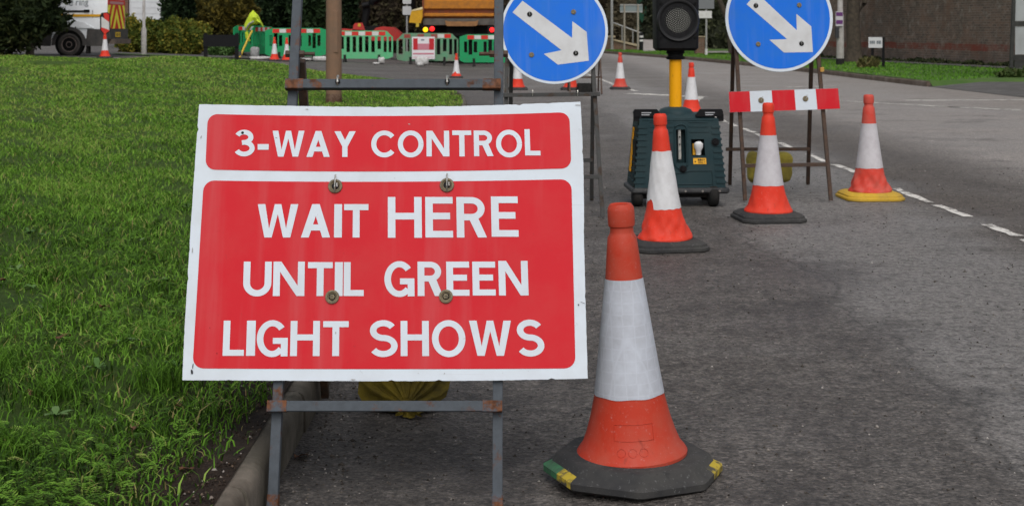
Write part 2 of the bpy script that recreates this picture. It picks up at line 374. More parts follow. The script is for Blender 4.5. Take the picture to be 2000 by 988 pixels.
def retro(name, c, dirt, hexes=False, hs=33):
    """reflective sheeting: faint cell pattern, grime"""
    t = NT(name); o = t.obj()
    x = t.mix(t.ramp(t.noise(9, 6, .65, o), [(.38 if hexes else .42, 0.), (.70 if hexes else .78, .7 if hexes else .55)]), c, dirt)
    mp = t.n('ShaderNodeMapping'); mp.inputs['Scale'].default_value = (16, 1.2, 1.2); t.l(o, mp.inputs['Vector'])
    x = t.mix(t.ramp(t.noise(1.0, 4, .55, mp.outputs[0]), [(.50, 0.), (.72, .30)]), x, tuple(q*.72+.20*max(c) for q in c))  # pale stretched streaks: sheen put into the colour
    x = t.mix(t.ramp(t.noise(1.6, 3, .5, o), [(.45, 0.), (.75, .22)]), x, tuple(q*.70 for q in c))
    mp2 = t.n('ShaderNodeMapping'); mp2.inputs['Rotation'].default_value = (.3, .9, .5); mp2.inputs['Scale'].default_value = (4, 190, 190); t.l(o, mp2.inputs['Vector'])
    x = t.mix(t.ramp(t.noise(1.0, 2, .5, mp2.outputs[0]), [(.735, 0.), (.76, .35)]), x, dirt)
    if hexes:
        v = t.n('ShaderNodeTexVoronoi', feature='DISTANCE_TO_EDGE'); v.inputs['Scale'].default_value = hs; v.inputs['Randomness'].default_value = .12
        t.l(o, v.inputs['Vector']); x = t.mix(t.ramp(v.outputs['Distance'], [(.0, .28), (.08, 0.)]), x, tuple(min(1, q*1.2) for q in c))
    x = t.mix(t.ramp(t.noise(55, 4, .7, o), [(.66, 0.), (.74, .5)]), x, tuple(q*.6 for q in dirt))
    t.col(x); t.b.inputs['Roughness'].default_value = .5; t.b.inputs['Specular IOR Level'].default_value = .16
    t.bump(t.noise(25, 4, .6, o), .05, .004); return t.m

ASPH = ground_asphalt(); SOIL = ground_soil()
KERB = concrete('kerb_concrete', (.13, .115, .094), (.21, .186, .150), (.055, .048, .036))
VKERB = concrete('verge_kerb_concrete', (.14, .115, .095), (.20, .165, .135), (.10, .075, .058))
PATH = concrete('path_tarmac', (.10, .095, .09), (.15, .145, .14), (.08, .075, .07))
PAVE = concrete('slab_concrete', (.34, .31, .29), (.40, .36, .34), (.28, .25, .23))
GRASS = foliage('grass_blades', [(.015, .036, .006), (.058, .135, .012), (.115, .252, .023), (.19, .31, .048), (.25, .19, .085)])
GRASS2 = foliage('far_grass_blades', [(.05, .14, .012), (.08, .20, .018), (.11, .24, .024), (.17, .25, .04)])
WEED = foliage('broad_leaves', [(.045, .10, .022), (.075, .15, .04), (.13, .19, .08)])
CONIF = foliage('conifer_needles', [(.012, .020, .008), (.024, .036, .012), (.050, .055, .018)])
GOLD = foliage('golden_conifer', [(.030, .030, .008), (.075, .062, .012), (.14, .105, .018)])
HEDGE = foliage('yellow_green_hedge', [(.03, .05, .008), (.085, .11, .016), (.17, .16, .025), (.26, .19, .025)])
DARKC = foliage('dark_evergreen', [(.007, .014, .007), (.014, .028, .010), (.024, .044, .016)])
BROWNH = foliage('winter_hedge', [(.018, .013, .009), (.035, .026, .017), (.055, .045, .024), (.05, .055, .025)])
OLIVE = foliage('olive_hedge', [(.05, .042, .026), (.085, .072, .045), (.11, .095, .06)])
BARK = mat('bark', (.055, .045, .035), .95, (.10, .08, .06), 9, bump=.8, bscale=40, bdist=.03)
WHITE_R = retro('white_sheeting', (.64, .70, .765), (.52, .54, .56))
RED_R = retro('red_sheeting', (.58, .012, .022), (.55, .045, .045))
BLUE_R = retro('blue_sheeting', (.008, .150, .68), (.03, .17, .55))
GREYW_R = retro('arrow_sheeting', (.60, .61, .62), (.44, .43, .42))
SLEEVE1 = retro('cone_sleeve_cells', (.52, .55, .61), (.33, .33, .36), True)
SLEEVE2 = retro('cone_sleeve_white', (.66, .66, .67), (.36, .33, .32))
SLEEVE3 = retro('cone_sleeve_stained', (.55, .53, .55), (.29, .245, .265))
CONE1 = plastic('cone_plastic_dusty', (.47, .038, .016), (.40, .105, .07), .7)
CONE2 = plastic('cone_plastic_bright', (.68, .038, .016), (.58, .085, .05), .45)
CONE3 = plastic('cone_plastic_faded', (.58, .050, .030), (.44, .14, .11), .75)
RUBBER = plastic('cone_base_rubber', (.033, .033, .034), (.075, .071, .065), .8, .8)
RUBY = plastic('cone_base_yellow', (.58, .36, .035), (.30, .20, .05), .8, .65)
YELP = mat('yellow_paint_mark', (.46, .34, .035), .75, (.07, .065, .05), 26, .44, .56)
GRNP = mat('green_paint_mark', (.05, .20, .09), .75, (.05, .06, .05), 26)
FRAME1 = steel('blue_grey_steel', (.076, .088, .102), (.14, .056, .026), .57, .66)
FRAME1R = steel('rusty_blue_grey_steel', (.082, .098, .118), (.17, .065, .028), .42, .54, 24)
FRAME2 = steel('dark_grey_steel', (.070, .070, .068), (.075, .050, .036), .52, .62)
FRAME3 = steel('brown_rusty_steel', (.075, .055, .045), (.11, .062, .040), .42, .6)
BLACK = mat('black_plastic', (.008, .008, .009), .55, (.014, .014, .015), 30, bump=.1, spec=.12)
BLACKR = mat('black_rubber', (.015, .015, .015), .85, (.028, .026, .024), 20, bump=.2, spec=.1)
TYRE = mat('dusty_tyre', (.075, .068, .062), .9, (.045, .042, .04), 8, bump=.2, spec=.1)
DARKH = mat('dark_hole', (.004, .004, .004), .9)
CHROME = mat('wire_zinc', (.55, .54, .50), .35, (.25, .23, .2), 60, metal=.9)
GROM = mat('grommet', (.22, .18, .11), .6, (.10, .085, .06), 120, bump=.3)
# ------------------------------------------------------------------ the setting
def sheet(name, xs, ys, zf, m, keep=None):
    V = [(x, y, zf(x, y)) for y in ys for x in xs]; n = len(xs); Fs = []
    for j in range(len(ys)-1):
        for i in range(n-1):
            if keep and not keep((xs[i]+xs[i+1])/2, (ys[j]+ys[j+1])/2): continue
            a = j*n+i; Fs.append((a, a+1, a+n+1, a+n))
    o = np_mesh(name, V, Fs, m, smooth=True); tag(o, kind='structure'); return o
FIELD = mat('far_ground', (.09, .10, .05), .95, (.13, .11, .07), .2)
sheet('ground', [-900, -300, -100, 0, 100, 300, 900], [-300, -60, 0, 100, 300, 1500], lambda x, y: -.06, FIELD)
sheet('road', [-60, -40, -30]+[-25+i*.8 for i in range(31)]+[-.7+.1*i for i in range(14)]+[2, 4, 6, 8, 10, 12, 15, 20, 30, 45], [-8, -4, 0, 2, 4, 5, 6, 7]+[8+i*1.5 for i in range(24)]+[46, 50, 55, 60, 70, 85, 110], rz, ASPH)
KP = [(-.63, -3), (-.63, 19), (-.68, 21.5), (-.80, 24), (-1.05, 26.3), (-1.6, 29), (-2.6, 32), (-4.2, 34.8), (-6.5, 36.6), (-9, 37.6), (-13, 38.3), (-20, 38.8), (-40, 39.4)]
def xedge(y):
    for (x0, y0), (x1, y1) in zip(KP, KP[1:]):
        if y0 <= y <= y1: return x0+(x1-x0)*(y-y0)/(y1-y0)
    return KP[-1][0]
def hash2(x, y): return (math.sin(x*12.9898+y*78.233)*43758.5453) % 1
def lump(x, y): return .5*math.sin(x*3.1+1.3*y)+.3*math.sin(7.3*x-2.2*y+1)+.3*math.sin(5.1*y+2.7*x)
def lawn_z(x, y):
    e = xedge(y)-x
    base = .085*(1-S(24, 35, y))+.02
    k = S(.06, .5, e)
    return gz(x, y)+base+.20*S(2.5, 6.5, -x)*(1-.9*S(8.2, 11, -x))*S(20, 36, y)*S(0, 1.6, e)+(.012*lump(x, y)+.02)*k + (.010*lump(4*x, 4*y)+.006*lump(11*x, 9*y+2))*(1-S(6, 12, y))*S(.03, .10, e)-.006+.006*(1-S(6, 12, y))
ys = [-3+.12*i for i in range(125)]+[12+.4*i for i in range(69)]
ys = [y for y in ys if y < 39.2]+[39.3]
V = []; Fs = []; ts = [0, .02, .05, .09, .14, .2, .28, .38, .5, .65, .85, 1.1, 1.5, 2, 2.7, 3.5, 4.5, 6, 8, 11, 15, 22, 35]
for y in ys:
    e = xedge(y)-.05
    for t in ts: V.append((e-t, y, lawn_z(e-t, y)))
n = len(ts)
for j in range(len(ys)-1):
    for i in range(n-1): a = j*n+i; Fs.append((a, a+n, a+n+1, a+1))
tag(np_mesh('lawn', V, Fs, SOIL, smooth=True), kind='structure')
# kerb: one stone after another, bull-nosed, joints a few millimetres open
kerb = tag(bpy.data.objects.new('kerb', None), kind='structure'); col.objects.link(kerb)
def kerb_line(path, root, m, h=.10, w=.125, length=.9, zf=gz, flip=1, fade=None):
    pts = [Vector((x, y, 0)) for x, y in path]; seg = []; acc = 0
    for a, b in zip(pts, pts[1:]):
        L = (b-a).length; k = 0
        n = max(1, round(L/length))
        for i in range(n): seg.append((a.lerp(b, i/n), a.lerp(b, (i+1)/n)))
    prof = [(0, -.12), (0, h-.035), (.006, h-.014), (.018, h-.003), (.035, h), (w*.50, h-.002), (w*.56, h-.035), (w, h-.05), (w, -.12)]
    for i, (a, b) in enumerate(seg):
        d = (b-a).normalized(); nrm = Vector((-d.y, d.x, 0))*flip; mb = MB(); j = rnd.uniform(-.006, .006); rings = []
        L = (b-a).length
        for s in (.006, L*.33, L*.66, L-.006):
            q = a+d*s; hh = fade(q) if fade else 1
            rings.append([(q+nrm*(u+j)).to_tuple()[:2]+(zf(q.x, q.y)+(v*hh if v > 0 else v)+j*.7+rnd.uniform(-.0015, .0015),) for u, v in prof])
        mb.loft(rings, True); mb.build('kerb_stone', m, root, 50)
kerb_line(KP, kerb, KERB, fade=lambda q: 1-.6*S(26, 35, q.y))
# right-hand verge, its kerb and footpath
VP_ = [(9.6, 10), (8.9, 24), (8.55, 31), (8.3, 38), (7.7, 47), (6.9, 56), (5.9, 63), (5.15, 68), (3.9, 76), (1.5, 92)]
def vedge(y):
    for (x0, y0), (x1, y1) in zip(VP_, VP_[1:]):
        if y0 <= y <= y1: return x0+(x1-x0)*(y-y0)/(y1-y0)
    return VP_[0][0] if y < 10 else VP_[-1][0]
WALLP = [(17.6, 24), (14.55, 41.5), (12.7, 51.5), (11.0, 58.5)]
vk = tag(bpy.data.objects.new('verge_kerb', None), kind='structure'); col.objects.link(vk)
kerb_line([p for p in VP_ if p[1] >= 31.5 or p[1] > 28][0:] if False else [(8.62, 29.8)]+VP_[2:], vk, VKERB, h=.11, length=.9, flip=-1)
VERGE = NT('verge_turf'); _p = VERGE.pos()
VERGE.col(VERGE.mix(VERGE.ramp(VERGE.noise(2.2, 6, .7, _p), [(.3, 0.), (.7, 1.)]), (.045, .10, .02), (.09, .145, .035))); VERGE.b.inputs['Roughness'].default_value = .95
V = []; Fs = []; yv = [29.6, 29.64]+[29.9+.7*i for i in range(75)]; tt = [.10, .6, 1.5, 3, 5, 9, 14, 25]
for y in yv:
    for t in tt: V.append((vedge(y)+t, y, -.02 if y < 29.7 else .115+.012*lump(vedge(y)+t, y)*(1 if t > .2 else 0)))
for j in range(len(yv)-1):
    for i in range(len(tt)-1): a = j*len(tt)+i; Fs.append((a, a+1, a+len(tt)+1, a+len(tt)))
tag(np_mesh('verge', V, Fs, VERGE.m, smooth=True), kind='structure')
# footpath strip along the wall
V = []; Fs = []
for i, (x, y) in enumerate(WALLP): V += [(x-1.5-.0*i, y-.3, .136), (x+.3, y, .140)]
for i in range(len(WALLP)-1): Fs.append((2*i, 2*i+1, 2*i+3, 2*i+2))
tag(np_mesh('footpath', V, Fs, PATH), kind='structure')
# tarmac crossing by the bus shelter (dropped kerb) and the turf beyond it
V = [(9.0, 24, .006), (8.60, 30.6, .006), (9.75, 30.6, .100), (9.95, 24, .100), (26, 30.6, .108), (26, 24, .108)]
tag(np_mesh('pavement_crossing', V, [(0, 3, 2, 1), (3, 5, 4, 2)], PATH), kind='structure')
V = [(9.4, 12, .05), (9.0, 24.6, .03), (9.6, 25.6, .10), (11.5, 25.8, .13), (20, 25.8, .13), (20, 12, .13)]
mb = MB(); mb.add(V, [(0, 1, 2, 3), (0, 3, 4, 5)]); tag(mb.build('near_verge', VERGE.m), kind='structure')
# painted markings
PAINT = NT('road_paint'); o = PAINT.pos()
PAINT.col(PAINT.mix(PAINT.ramp(PAINT.noise(6.5, 6, .85, o), [(.49, 0.), (.55, 1.)]), (.66, .63, .58), (.20, .185, .17))); PAINT.b.inputs['Roughness'].default_value = .7
def marking(poly, z=.004):
    mb = MB(); mb.add([(x, y, gz(x, y)+z) for x, y in poly], [tuple(range(len(poly)))]); return tag(mb.build('road_marking', PAINT.m), kind='structure')
def ragged(x0, y0, x1, y1, w, seed):
    r = random.Random(seed); d = Vector((x1-x0, y1-y0)); L = d.length; d /= L; nn = Vector((-d.y, d.x)); k = max(3, int(L/.12)); a = []; b = []
    for i in range(k+1):
        q = Vector((x0, y0))+d*L*i/k; a.append(q+nn*(w/2*(r.uniform(.55, 1.1)))); b.append(q-nn*(w/2*(r.uniform(.55, 1.1))))
    return [tuple(p) for p in a+b[::-1]]
y = 6.2; i = 0
while y < 21.5:
    L = rnd.uniform(.45, 1.0); x = 2.93-.014*(y-6); marking(ragged(x+rnd.uniform(-.02, .02), y, x-.014*L, y+L, .085, i)); y += L+rnd.choice((.12, .25, .5, .35)); i += 1
marking(ragged(2.18, 26.6, 3.35, 25.2, .42, 51)); marking(ragged(3.3, 25.1, 2.75, 22.2, .12, 52))
marking(ragged(2.25, 29.2, 1.95, 40, .11, 53)); marking(ragged(2.4, 27.6, 2.27, 29, .11, 56))
marking(ragged(6.6, 24.0, 10.6, 24.4, .26, 54)); marking(ragged(4.6, 25.2, 8.6, 19.2, .13, 55)); marking(ragged(5.6, 29.5, 6.9, 30.2, .16, 57))
marking(ragged(6.4, 22.3, 9.0, 19.8, .10, 58))
# drift of gravel and grit, fallen debris on the asphalt: too many to count
def grit():
    r = np.random.default_rng(3); n = 4200
    Y = 3.3+9*r.random(n)**1.6; near = r.random(n) < .45
    X = np.where(near, -.60+np.abs(r.normal(0, .22, n)), -.6+(r.random(n))*(Y*.36+.9)); s = r.uniform(.0013, .0042, n)*(1+.10*Y)*np.where(r.random(n) < .02, 2.0, 1)
    base = np.array([(1, 0, 0), (-.5, .87, 0), (-.5, -.87, 0), (0, 0, .8), (0, 0, -.4)]); tri = np.array([(0, 1, 3), (1, 2, 3), (2, 0, 3), (1, 0, 4), (2, 1, 4), (0, 2, 4)])
    V = base[None]*s[:, None, None]*r.uniform(.6, 1.3, (n, 5, 3)); a = r.random(n)*6.28; c, q = np.cos(a), np.sin(a)
    x = V[:, :, 0]*c[:, None]-V[:, :, 1]*q[:, None]; yy = V[:, :, 0]*q[:, None]+V[:, :, 1]*c[:, None]; V = np.stack([x+X[:, None], yy+Y[:, None], V[:, :, 2]+.001+np.array([rz(a_, b_) for a_, b_ in zip(X, Y)])[:, None]], -1)
    Fa = tri[None]+(np.arange(n)*5)[:, None, None]
    tone = np.repeat(r.random(n)**1.6, 5)
    m = foliage('grit_stone', [(.04, .035, .03), (.09, .078, .067), (.16, .14, .12), (.45, .42, .39)], .9)
    tag(np_mesh('grit', V.reshape(-1, 3), Fa.reshape(-1, 3), m, attr=tone), 'loose grit and small chippings scattered over the tarmac', 'grit', kind='stuff')
grit()
def clods():
    r = np.random.default_rng(8); n = 2600
    Y = 3.2+4.2*r.random(n)**1.3; X = -.685-np.abs(r.normal(0, .17, n)); Z = np.array([lawn_z(a, b) for a, b in zip(X, Y)]); s = r.uniform(.0018, .006, n)*np.where(r.random(n) < .05, 1.9, 1)
    base = np.array([(1, 0, 0), (-.5, .87, 0), (-.5, -.87, 0), (0, 0, .7), (0, 0, -.5), (.4, .5, .45)]); tri = np.array([(0, 5, 3), (0, 1, 5), (1, 3, 5), (1, 2, 3), (2, 0, 3), (1, 0, 4), (2, 1, 4), (0, 2, 4)])
    V = base[None]*s[:, None, None]*r.uniform(.5, 1.4, (n, 6, 3)); a = r.random(n)*6.28; c, q = np.cos(a), np.sin(a)
    x = V[:, :, 0]*c[:, None]-V[:, :, 1]*q[:, None]; yy = V[:, :, 0]*q[:, None]+V[:, :, 1]*c[:, None]; V = np.stack([x+X[:, None], yy+Y[:, None], V[:, :, 2]+Z[:, None]], -1); Fa = tri[None]+(np.arange(n)*6)[:, None, None]
    m = foliage('soil_clod', [(.020, .014, .010), (.04, .028, .02), (.075, .055, .04), (.12, .085, .06), (.32, .29, .26)], .95)
    tag(np_mesh('soil_clods', V.reshape(-1, 3), Fa.reshape(-1, 3), m, attr=np.repeat(r.random(n)**2.6, 6)), 'crumbs of bare soil and small stones behind the kerb', 'soil', kind='stuff')
clods()
# ------------------------------------------------------------------ grass
def blades(name, P, H, W, lean, m, label, seed, tone):
    r = np.random.default_rng(seed); n = len(P); a = r.random(n)*6.283; d = np.stack([np.cos(a), np.sin(a), np.zeros(n)], -1)
    b = r.random(n)*6.283; side = np.stack([np.cos(b), np.sin(b), np.zeros(n)], -1); L = (lean*r.uniform(.2, 1.3, n)*H)[:, None]
    up = np.zeros((n, 3)); up[:, 2] = 1; H1 = H[:, None]; W1 = W[:, None]
    p0 = P; p1 = P+up*H1*.5+d*L*.25; p2 = P+up*H1*.85*(1-.25*lean)+d*L*.75; p3 = P+up*H1*(1-.45*lean*r.random((n, 1)))+d*L*1.25
    V = np.stack([p0-side*W1, p0+side*W1, p1-side*W1*.9, p1+side*W1*.9, p2-side*W1*.55, p2+side*W1*.55, p3], 1)
    base = np.array([(0, 1, 3), (0, 3, 2), (2, 3, 5), (2, 5, 4), (4, 5, 6)]); Fa = base[None]+(np.arange(n)*7)[:, None, None]
    t = np.repeat(tone, 7).reshape(n, 7)
    return tag(np_mesh(name, V.reshape(-1, 3), Fa.reshape(-1, 3), m, attr=np.clip(t, 0, 1).ravel()), label, 'grass', kind='stuff')
def lawn_points(y0, y1, dens, r, extra=.9):
    A = (y1-y0)*(.357*y1+extra); n = int(A*dens); Y = y0+(y1-y0)*r.random(n); e = np.array([xedge(v) for v in Y]); X = e-.06-r.random(n)*(.357*y1+extra)
    k = X > -.357*Y-extra; X, Y, e = X[k], Y[k], e[k]
    # bare soil along the kerb near the sign, uneven turf elsewhere
    gap = e-X; nz = np.sin(X*9+Y*4)*.5+np.sin(Y*11-X*3)*.3+np.sin(Y*3.1)*.4
    soilw = .035+.14*np.clip(1-(Y-3.2)/2.4, 0, 1)+.09*nz*np.clip(1-(Y-3)/12, .15, 1)
    k = (gap > soilw*r.uniform(.6, 1.35, len(X))) | ((r.random(len(X)) < .05) & (gap > .02)); X, Y, gap = X[k], Y[k], gap[k]
    patch = np.sin(X*5.3+1.7*Y)+np.sin(2.9*Y-3.3*X+1)+np.sin(11*X+7*Y); k = r.random(len(X)) < np.clip(.70+.22*patch, .12, 1); X, Y = X[k], Y[k]
    Z = np.array([lawn_z(a, b) for a, b in zip(X, Y)]); return np.stack([X, Y, Z-.004], -1)
def lawn_grass():
    r = np.random.default_rng(11); allP = []; allH = []; allW = []; allT = []
    for y0, y1, dens, h, w in ((3.0, 5, 5600, .036, .0022), (5, 7.5, 4600, .037, .0023), (7.5, 11, 3600, .040, .0026), (11, 16, 1700, .042, .0032), (16, 24, 750, .044, .005), (24, 32, 430, .045, .007), (32, 39.3, 330, .045, .009)):
        P = lawn_points(y0, y1, dens, r); n = len(P); X, Y = P[:, 0], P[:, 1]
        tuft = np.clip(np.sin(X*7.1+2*Y)*np.sin(6.3*Y-2.2*X), 0, 1)*(Y < 9)
        H = h*r.uniform(.55, 1.35, n)*(1+.75*tuft); W = w*r.uniform(.7, 1.3, n)
        big = np.sin(X*1.9+.7*Y)*.5+np.sin(1.3*Y-.6*X)*.5+np.sin(4.4*X+2.9*Y)*.35
        T = np.clip(.25+.14*big+r.normal(0, .19, n)-.12*tuft+.36*np.clip((Y-4.5)/13, 0, 1), .02, .86); T = np.where(r.random(n) < np.where(Y < 8, .075, .04), r.uniform(.8, 1, n), T)
        allP.append(P); allH.append(H); allW.append(W); allT.append(T)
    return np.concatenate(allP), np.concatenate(allH), np.concatenate(allW), np.concatenate(allT)
P, H, W, T = lawn_grass()
blades('lawn_grass', P, H, W, .85, GRASS, 'short damp green grass covering the lawn left of the kerb', 5, T)
def tufts():
    r = np.random.default_rng(23); C = [(-1.04, 4.25, .105, 260, .11), (-1.32, 4.1, .10, 200, .10), (-.93, 3.75, .07, 60, .09), (-1.25, 3.55, .09, 160, .10), (-1.0, 4.75, .07, 160, .09), (-1.6, 4.5, .1, 160, .10), (-.82, 4.9, .05, 80, .07), (-1.45, 3.7, .10, 160, .11), (-.80, 5.6, .06, 60, .06), (-1.7, 5.3, .1, 110, .09), (-1.05, 5.7, .09, 110, .08)]
    P = []; H = []; T = []
    for x, y, s, n, h in C:
        q = r.normal(0, s*.42, (n, 2)); P.append(np.stack([x+q[:, 0], y+q[:, 1], np.array([lawn_z(x+a, y+b) for a, b in q])-.003], -1)); H.append(h*r.uniform(.5, 1.15, n)); T.append(np.clip(r.normal(.27, .14, n), 0, 1))
    P = np.concatenate(P); H = np.concatenate(H); T = np.concatenate(T)
    blades('grass_tufts', P, H, np.full(len(P), .0016), .7, GRASS, 'longer coarse grass tufts at the lawn edge beside the bare soil', 6, T)
tufts()
def verge_grass():
    r = np.random.default_rng(31); n = 26000; Y = 29.8+45*r.random(n)**1.2; e = np.array([vedge(v) for v in Y]); X = e+.16+r.random(n)*8
    wx = np.interp(Y, [p[1] for p in WALLP], [p[0] for p in WALLP]); k = (X < wx-1.45) & ((Y > 33.0) | (X < 8.7+.93*(Y-29.8))); X, Y = X[k], Y[k]; n = len(X)
    P = np.stack([X, Y, np.full(n, .112)], -1); blades('verge_grass', P, .055*r.uniform(.5, 1.4, n), np.full(n, .010), .7, GRASS2, 'green verge grass in front of the long brick wall', 9, np.clip(.42+.25*np.sin(X*1.3+Y*.6)*np.sin(Y*.9)+r.normal(0, .15, n), 0, 1))
verge_grass()
# broad-leaved weeds in the turf
def weeds():
    r = np.random.default_rng(41); V = []; Fa = []; T = []
    for i in range(48):
        y = 3.4+6*r.random()**1.4; x = xedge(y)-.22-r.random()*(.36*y+.1); z = lawn_z(x, y); k = r.integers(4, 9); t0 = r.random()
        for j in range(k):
            a = r.random()*6.28; L = r.uniform(.02, .05); w = L*r.uniform(.16, .3); d = np.array([math.cos(a), math.sin(a), 0]); s = np.array([-d[1], d[0], 0]); u = r.uniform(.25, .8)
            pts = [(0, .2, .0), (.4, 1, .35*u), (.75, .8, .5*u), (1, .02, .45*u)]; o = len(V)
            for f, ww, h in pts:
                c = np.array([x, y, z+.012])+d*L*f+np.array([0, 0, L*h*1.6]); V += [c-s*w*ww, c+s*w*ww]; T += [np.clip(t0+r.normal(0, .12), 0, 1)]*2
            for q in range(3): b = o+2*q; Fa.append((b, b+1, b+3, b+2))
    tag(np_mesh('lawn_weeds', V, Fa, WEED, attr=T, smooth=True), 'broad-leaved weeds growing among the lawn grass', 'weeds', kind='stuff')
weeds()
# feathery fronds creeping through the near turf
def fronds():
    r = np.random.default_rng(77); V = []; T = []; cnt = 0
    while cnt < 2300:
        y = 3.1+6.5*r.random()**1.5; x = xedge(y)-.14-.10*max(0, 1-(y-3.2)/2)-r.random()*(.357*y+.4)
        if x < -.357*y-.7: continue
        if math.sin(x*4.1+y*2.3)+math.sin(3.3*y-2.9*x) < -.55+r.normal(0, .4): continue
        cnt += 1; z = lawn_z(x, y)+r.uniform(.008, .022); a = r.random()*6.283; L = r.uniform(.025, .060); d = np.array([math.cos(a), math.sin(a), 0.]); s = np.array([-d[1], d[0], 0.]); rise = r.uniform(.25, .9); t0 = np.clip(r.normal(.37, .17), 0, .85)
        for k in range(9):
            f = (k+.8)/9; c = np.array([x, y, z])+d*L*f+np.array([0, 0, L*rise*math.sin(f*2.2)]); w = L*.30*math.sin(math.pi*min(1, f*.85+.13))**.8
            for sg in (-1, 1):
                tip = c+s*sg*w+d*w*.55+np.array([0, 0, r.uniform(-.1, .25)*w]); q = d*L*.045
                V += [c-q, c+s*sg*w*.5-q*.9+d*w*.2, tip, c+s*sg*w*.5+q*1.1+d*w*.3]; T += [t0+r.normal(0, .05)]*4
    n = len(V)//4; tag(np_mesh('turf_herbs', np.array(V), np.arange(n*4).reshape(n, 4), GRASS, attr=np.clip(T, 0, .9)), 'feathery low herbs creeping through the near lawn', 'herbs', kind='stuff')
fronds()
# fallen leaves: single brown leaves
LEAF = mat('dead_leaf', (.13, .060, .030), .8, (.05, .026, .016), 60)
def dead_leaf():
    mb = MB(); n = 9; vs = []
    for i in range(n):
        u = i/(n-1); w = .017*math.sin(math.pi*min(1, u*.98+.01))**.7*(1+.18*(i % 2)); vs += [((u-.5)*.06, -w, .008*math.sin(u*5)+.006), ((u-.5)*.06, 0, .003), ((u-.5)*.06, w, .009*math.cos(u*4)+.006)]
    mb.add(vs, [f for i in range(n-1) for f in ((3*i, 3*i+1, 3*i+4, 3*i+3), (3*i+1, 3*i+2, 3*i+5, 3*i+4))]); mb.add([(.03, -.001, .004), (.055, -.0005, .010), (.055, .0005, .010), (.03, .001, .004)], [(0, 1, 2, 3)])
    return mb.mesh('fallen_leaf', LEAF, True)
LM = dead_leaf()
def put_leaf(x, y, z, s, rz, label, group=None):
    o = bpy.data.objects.new('fallen_leaf', LM); col.objects.link(o); o.location = (x, y, z); o.scale = (s, s, s); o.rotation_euler = (rnd.uniform(-.25, .25), rnd.uniform(-.25, .25), rz); tag(o, label, 'leaf', group)
for px, py, s, lab in ((14, 545, .9, 'brown dead leaf in the lawn at the far left edge'), (123, 662, .9, 'tilted brown leaf midway down the lawn left of the sign'), (205, 598, .7, 'small brown leaf among weeds, highest of the lawn leaves near the sign'), (345, 790, .8, 'brown leaf in the grass just below the left corner of the sign'), (262, 838, .7, 'brown leaf in the long grass near the bare soil'), (60, 765, .7, 'brown leaf low in the lawn near the left edge')):
    d = F*(HC-.15)/(py-HOR); p = at(px, py, d); put_leaf(p.x, p.y, lawn_z(p.x, p.y)+.022, s, rnd.random()*6, lab)
p = at(365, 915, 3.5); put_leaf(p.x, p.y, lawn_z(p.x, p.y)+.006, .6, .5, 'orange brown leaf on the bare soil beside the kerb')
p = at(588, 872, 4.08); put_leaf(p.x, p.y, rz(p.x, p.y)+.004, .9, 1.0, 'brown curled leaf on the tarmac just right of the kerb')
